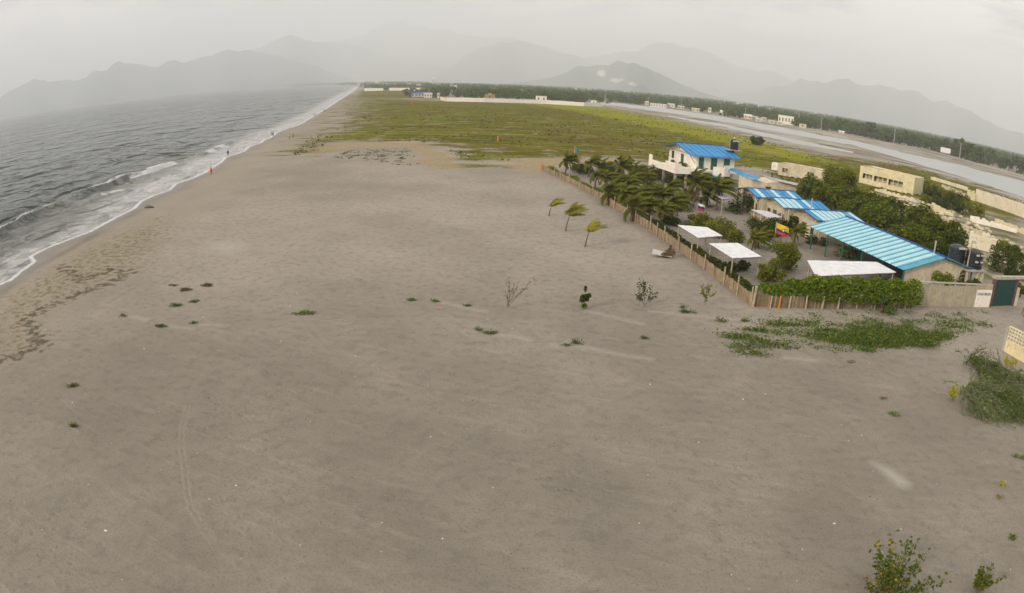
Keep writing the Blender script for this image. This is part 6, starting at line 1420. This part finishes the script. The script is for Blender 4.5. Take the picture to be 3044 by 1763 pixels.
def vehicle(px_, py_, lab, rz, name='parked_car', L=4.4, H=1.6, box=False, m='vehw'):
    p = at(px_, py_); t_ = thing(name, lab, 'truck' if box else 'car', (p.x, p.y, 0), rz); W = 1.8
    if box: MB().box(-L / 2, L / 2 - 1.4, -1.2, 1.2, .7, 3.4).build('cargo_box', mt[m], t_); MB().box(L / 2 - 1.35, L / 2, -1.1, 1.1, .5, 2.3).build('cab', mt[m], t_)
    else:
        b = MB(); b.add([(-L / 2, -W / 2, .35), (L / 2, -W / 2, .35), (L / 2, W / 2, .35), (-L / 2, W / 2, .35), (-L / 2, -W / 2, .95), (L / 2, -W / 2, .85), (L / 2, W / 2, .85), (-L / 2, W / 2, .95)], [(3, 2, 1, 0), (4, 5, 6, 7), (0, 1, 5, 4), (1, 2, 6, 5), (2, 3, 7, 6), (3, 0, 4, 7)]); b.build('body', mt[m], t_)
        b = MB(); b.add([(-L * .42, -W * .46, .95), (L * .25, -W * .46, .9), (L * .25, W * .46, .9), (-L * .42, W * .46, .95), (-L * .32, -W * .38, H), (L * .1, -W * .38, H), (L * .1, W * .38, H), (-L * .32, W * .38, H)], [(4, 5, 6, 7), (0, 1, 5, 4), (1, 2, 6, 5), (2, 3, 7, 6), (3, 0, 4, 7)]); b.build('cabin', mt['glass'], t_); MB().box(-L * .32, L * .1, -W * .38, W * .38, H, H + .05).build('roof', mt[m], t_)
    for x in (-L * .32, L * .32):
        for y in (-W / 2, W / 2): b = MB(); b.tube([(x, y - .1, .35), (x, y + .1, .35)], .35, 10); b.build('wheel', mt['tank'], t_)
    return t_
vehicle(2215, 354, 'white van parked at the wood edge beside the lagoon road', .2, 'parked_van', 5.6, 2.9); vehicle(2233, 357.5, 'pale car parked right of the white van', .2)
p = at(2326, 384); t_ = thing('billboard', 'white billboard standing in front of the dark trees at the right', 'billboard', (p.x, p.y, 0), -.55); MB().box(-4.6, 4.2, -.1, .1, 2.6, 6.6).build('board', mt['tarp'], t_)
for x in (-3, 3): MB().tube([(x, .15, 0), (x, .15, 5)], .15, 6).build('leg', mt['pole'], t_)
PP = 'concrete utility poles along the lagoon road'
pr = None
for (bx, by), H, lb in [((2110, 330.7), 12.8, 'utility pole above the bend of the lagoon road, behind the tall tree'), ((2199.6, 352.6), 13.2, 'utility pole left of the parked white van'), ((2294.8, 366.5), 13, 'utility pole left of the billboard'), ((2361, 391), 13, 'first utility pole right of the billboard'), ((2393, 395), 13.5, 'second utility pole right of the billboard'), ((2494, 420), 13.2, 'utility pole nearest the right edge'), ((1594, 264.5), 11, 'utility pole in front of the long lagoon building'), ((1833.7, 293), 11.1, 'utility pole by the pale roofed house at the lagoon'), ((1883, 289), 9, 'left of the twin utility poles near the big white block'), ((1895.4, 291), 11, 'right of the twin utility poles near the big white block'), ((1964.8, 308), 13, 'utility pole right of the big white block'), ((1677, 262), 12, 'utility pole above the gabled lagoon house'), ((1488.4, 264), 12, 'tall pole beside the right end of the very long pale wall'), ((1772, 277), 13, 'utility pole rising behind the narrow white lagoon house'), ((2020, 322), 12, 'utility pole left of the lagoon bend, half lost in trees')]:
    p = at(bx, by)
    if pr is None:
        pr = thing('utility_pole', lb, 'utility pole', (p.x, p.y, 0), group=PP, scale=H / 12.8); MB().tube([(0, 0, -.2), (0, 0, 12.8)], [.36, .24], 7).build('pole', mt['pole'], pr); MB().box(-1.1, 1.1, -.08, .08, 11.9, 12.1).build('crossarm', mt['wood'], pr); b = MB()
        for x in (-.9, 0, .9): b.tube([(x, 0, 12.1), (x, 0, 12.4)], .07, 5)
        b.build('insulator', mt['white'], pr)
    else: dup(pr, (p.x, p.y, 0), .3, lb, PP, H / 12.8)
p = at(1286, 215); b = MB()
pl_ = at(1614 / 2520 * 2520, 257)

# ================================================================== far trees
fr_p = []
for i in range(6):
    H, R = [7, 8, 6, 7.5, 9, 5][i], [3.6, 4.2, 3.8, 4.5, 4.0, 3.2][i]
    fr_p.append(broadleaf('wood_tree', 'x', 'tree', H, R, 420, .62, mt['farleaf'], 300 + i, k=9, low=.12))
front = [(1523, 252.5), (1560, 256), (1600, 262), (1649, 266), (1700, 274), (1760, 282), (1838, 295), (1900, 303), (1957, 312), (2020, 320), (2109, 333), (2199, 354), (2298, 372), (2393, 399), (2519, 431), (2640, 470)]
FW = [Vector((*at(x, y)[:2], 0)) for x, y in front]; rg = random.Random(12); used = set(); ntree = 0
GA, GB, GC = 'trees of the wooded belt beyond the lagoon', 'trees and bushes behind the very long pale wall', 'trees along the far shore'
def puttree(x, y, s_, lb, gp, k=None):
    global ntree
    k = rg.randrange(6) if k is None else k; ntree += 1
    if k not in used: used.add(k); o = fr_p[k]; o.location = (x, y, 0); o.rotation_euler.z = rg.uniform(0, 6.28); o.scale = (s_, s_, s_); o['label'] = lb; o['group'] = gp; return o
    return dup(fr_p[k], (x, y, 0), rg.uniform(0, 6.28), lb, gp, (s_, s_, s_ * rg.uniform(.85, 1.15)))
keepout = [(o.location.x, o.location.y) for o in COL.objects if o.parent is None and o.get('category') in ('house', 'building', 'hut')]
def clear(x, y, r0=9):
    for hx, hy in keepout:
        d = math.hypot(hx, hy); ux, uy = hx / d, hy / d; al = (x - hx) * ux + (y - hy) * uy; ac = (x - hx) * -uy + (y - hy) * ux
        if -70 < al < 8 and abs(ac + 6) < r0 + 5: return False
    return True
tot = sum((b_ - a_).length for a_, b_ in zip(FW[:-1], FW[1:]))
BL = [(1560, 'at the left start of the lagoon'), (1660, 'behind the long lagoon building'), (1700, 'behind the gabled lagoon house'), (1760, 'near the narrow white lagoon house'), (1830, 'left of the pale roofed lagoon house'), (1880, 'around the pale roofed lagoon house'), (1915, 'near the twin utility poles'), (1965, 'behind the big white block'), (2050, 'right of the big white block'), (2120, 'around the bend of the lagoon road'), (2200, 'left of the parked white van'), (2260, 'behind the parked white van'), (2310, 'left of the white billboard'), (2360, 'behind the white billboard'), (2430, 'right of the two close utility poles'), (9999, 'near the right edge of the view')]
def treelab(q, row, sz):
    px_ = proj_np(np.array([[q.x, q.y, 0.0]]))[0][0]
    return ('low' if sz < .85 else 'tall' if sz > 1.0 else 'middling') + ' ' + ('front row', 'second row', 'back row')[row] + ' tree ' + next(l for x, l in BL if px_ < x)
for row in range(3):
    n = 62
    for i in range(n):
        p = along(FW, (i + rg.random()) / n); d = Vector((p.x, p.y, 0)).normalized(); q = p + d * (4 + row * 16 + rg.uniform(0, 14)); 
        if row == 0 and rg.random() < .25: continue
        if clear(q.x, q.y, 5):
            sz = rg.uniform(.65, 1.15); puttree(q.x, q.y, sz * (1.5 if p.x > 300 else 1.2) * (.7 if row == 0 else 1.3), treelab(q, row, sz), GA)
MIDL = [(960, 'left of the dark blue roof'), (1050, 'around the dark blue roofed building'), (1100, 'at the left end of the very long pale wall'), (1160, 'behind the very long wall near its left end'), (1240, 'around the thatched hut'), (1320, 'left of the pale gatehouse'), (1390, 'right of the pale gatehouse'), (1460, 'behind the right part of the very long wall'), (9999, 'beyond the right end of the very long wall')]
def midlab(px_, s_): return ('large' if s_ > 1.2 else 'middling' if s_ > .95 else 'small') + ' green tree ' + next(l for x, l in MIDL if px_ < x)
mid = [((1000, 238), 1.0), ((1008, 241), .8), ((1022, 241), .7), ((1035, 240), .7), ((1068, 241), 1.1), ((1090, 240), 1.3), ((1128, 238), 1.1), ((1145, 240), 1.0), ((1158, 238), 1.0), ((1180, 240), 1.2), ((1230, 242), 1.1), ((1250, 240), 1.0), ((1262, 243), 1.0), ((1280, 243), .9), ((1300, 246), 1.2), ((1352, 247), 1.2), ((1375, 250), 1.0), ((1400, 252), 1.1), ((1425, 254), 1.1), ((1440, 253), 1.0), ((1500, 257), 1.0), ((950, 224), 1.1), ((945, 223), .7), ((965, 223.5), .6), ((1010, 223.5), .6)]
for (px_, py_), s_ in mid:
    p = at(px_, py_ - 1.5)
    if clear(p.x, p.y, 2): s_ *= rg.uniform(.8, 1.1); puttree(p.x, p.y, s_, midlab(px_, s_), GB)
for i in range(66):
    px_ = rg.uniform(985, 1530); ub = np.interp(px_, [985, 1100, 1200, 1340, 1430, 1530], [232, 241, 243, 249, 253, 254]); py_ = ub - rg.uniform(0, 9); p = at(px_, py_)
    if clear(p.x, p.y, 3): s_ = rg.uniform(.9, 1.5); puttree(p.x, p.y, s_, midlab(px_, s_), GB)
for i in range(44):
    px_ = rg.uniform(880, 1060); py_ = rg.uniform(213, 217.5); p = at(px_, py_)
    if clear(p.x, p.y, 6): puttree(p.x, p.y, rg.uniform(1.1, 2.0), 'tree of the far grove ' + ('beside the big white horizon block' if px_ < 915 else 'behind the left far wall piece' if px_ < 960 else 'behind the middle of the right far wall piece' if px_ < 1010 else 'behind the end of the right far wall piece'), GC)
print('trees', ntree)
# woods farther out: one mass
wg = np.random.RandomState(77); C, S_all, Rn = [], [], []
def wood_pts(n, azr, rrange, power=1.0):
    az_ = np.radians(wg.uniform(azr[0], azr[1], n)); r_ = rrange[0] * (rrange[1] / rrange[0]) ** (wg.rand(n) ** power); return np.stack([r_ * np.sin(az_), r_ * np.cos(az_)], 1)
wpz = np.vstack([wood_pts(5200, (-16, 52), (640, 4200)), wood_pts(2200, (28, 58), (480, 1500)), wood_pts(900, (-17, 2), (1250, 3500)), wood_pts(600, (-32, -10), (2700, 9000))])
fs_ = [Vector((*p, 0)) for p in SHORE[-7:-1]]; _l = random.Random(6)
far_shore = []
for i in range(3800):
    q_ = along(fs_, _l.random() ** 2.2); far_shore.append((q_.x + _l.uniform(20, 500), q_.y + _l.uniform(20, 500)))
wpz = np.vstack([wpz, far_shore])
ss = shore_sd(wpz); rw = np.hypot(wpz[:, 0], wpz[:, 1]); ok = (ss > 25 + .01 * rw) & (ss < np.where(wpz[:, 0] < -700, 900, 1e9))
ok &= ~inside(wpz, [tuple(p[:2]) for p in FW] + [(620, 900), (700, 0), (0, 0), (-60, 545)]) ; ok &= ~inside(wpz, meadow2) & ~inside(wpz, meadow)
ok &= sdpoly(wpz, wp([(1470, 251), (1523, 251), (1649, 264), (1760, 280), (1957, 310), (2020, 318), (2199, 352), (2298, 370), (2519, 428), (2700, 490), (2700, 600), (1470, 270)])) < -20
wpz = wpz[ok]; wpz = wpz[[clear(x, y, 4) for x, y in wpz]]
for x, y in wpz:
    d = math.hypot(x, y); k = 46 if d < 1500 else 26; Rr = wg.uniform(3.4, 5.6) * (1 + .00012 * d); Hh = wg.uniform(6.5, 11.5) * (1.6 if x < -500 else 1)
    v = wg.normal(size=(k, 3)); v /= np.linalg.norm(v, axis=1)[:, None]; v *= wg.rand(k, 1) ** .3
    C.append(np.column_stack([x + v[:, 0] * Rr, y + v[:, 1] * Rr, Hh * .55 + v[:, 2] * Hh * .45])); S_all.append(np.full(k, 1.15 if d < 1500 else 1.9)); Rn.append(np.clip(wg.rand() * .6 + wg.rand(k) * .4, 0, 1))
C = np.vstack(C); S_all = np.concatenate(S_all); Rn = np.concatenate(Rn); n = len(C)
a = wg.normal(size=(n, 3)); a /= np.linalg.norm(a, axis=1)[:, None]; b_ = wg.normal(size=(n, 3)); b_ -= (b_ * a).sum(1)[:, None] * a; b_ /= np.linalg.norm(b_, axis=1)[:, None]
Vv = np.stack([C - a * S_all[:, None], C + b_ * S_all[:, None] * .75, C + a * S_all[:, None], C - b_ * S_all[:, None] * .75], 1).reshape(-1, 3)
o = npmesh('woodland', Vv, np.arange(4 * n).reshape(n, 4), mt['farleaf'], attrs={'rnd': np.repeat(Rn, 4)}); tag(o, 'dark green woods stretching to the foot of the hills', 'woods', kind='stuff')
# far town: small pale houses scattered in the woods (too far to tell apart)
tg = random.Random(31); b = MB()
for i in range(80):
    a_ = RD(tg.uniform(-15, 30)); r_ = tg.uniform(1500, 3800); x, y = r_ * math.sin(a_), r_ * math.cos(a_)
    if shore_sd(np.array([[x, y]]))[0] < 60: continue
    s_ = tg.uniform(4, 11); h_ = tg.uniform(6.5, 12); rz_ = tg.uniform(0, 3); b.box(x - s_, x + s_, y - 4, y + 4, -.5, h_, rz=rz_, mi=tg.randrange(3)); b.box(x - s_ - .4, x + s_ + .4, y - 4.4, y + 4.4, h_, h_ + .5, rz=rz_, mi=tg.randrange(3))
o = b.build('distant_town', [mt['white'], mt['cream'], mt['tin']]); tag(o, 'pale roofs and walls of a distant town dotted through the woods', 'town', kind='stuff')
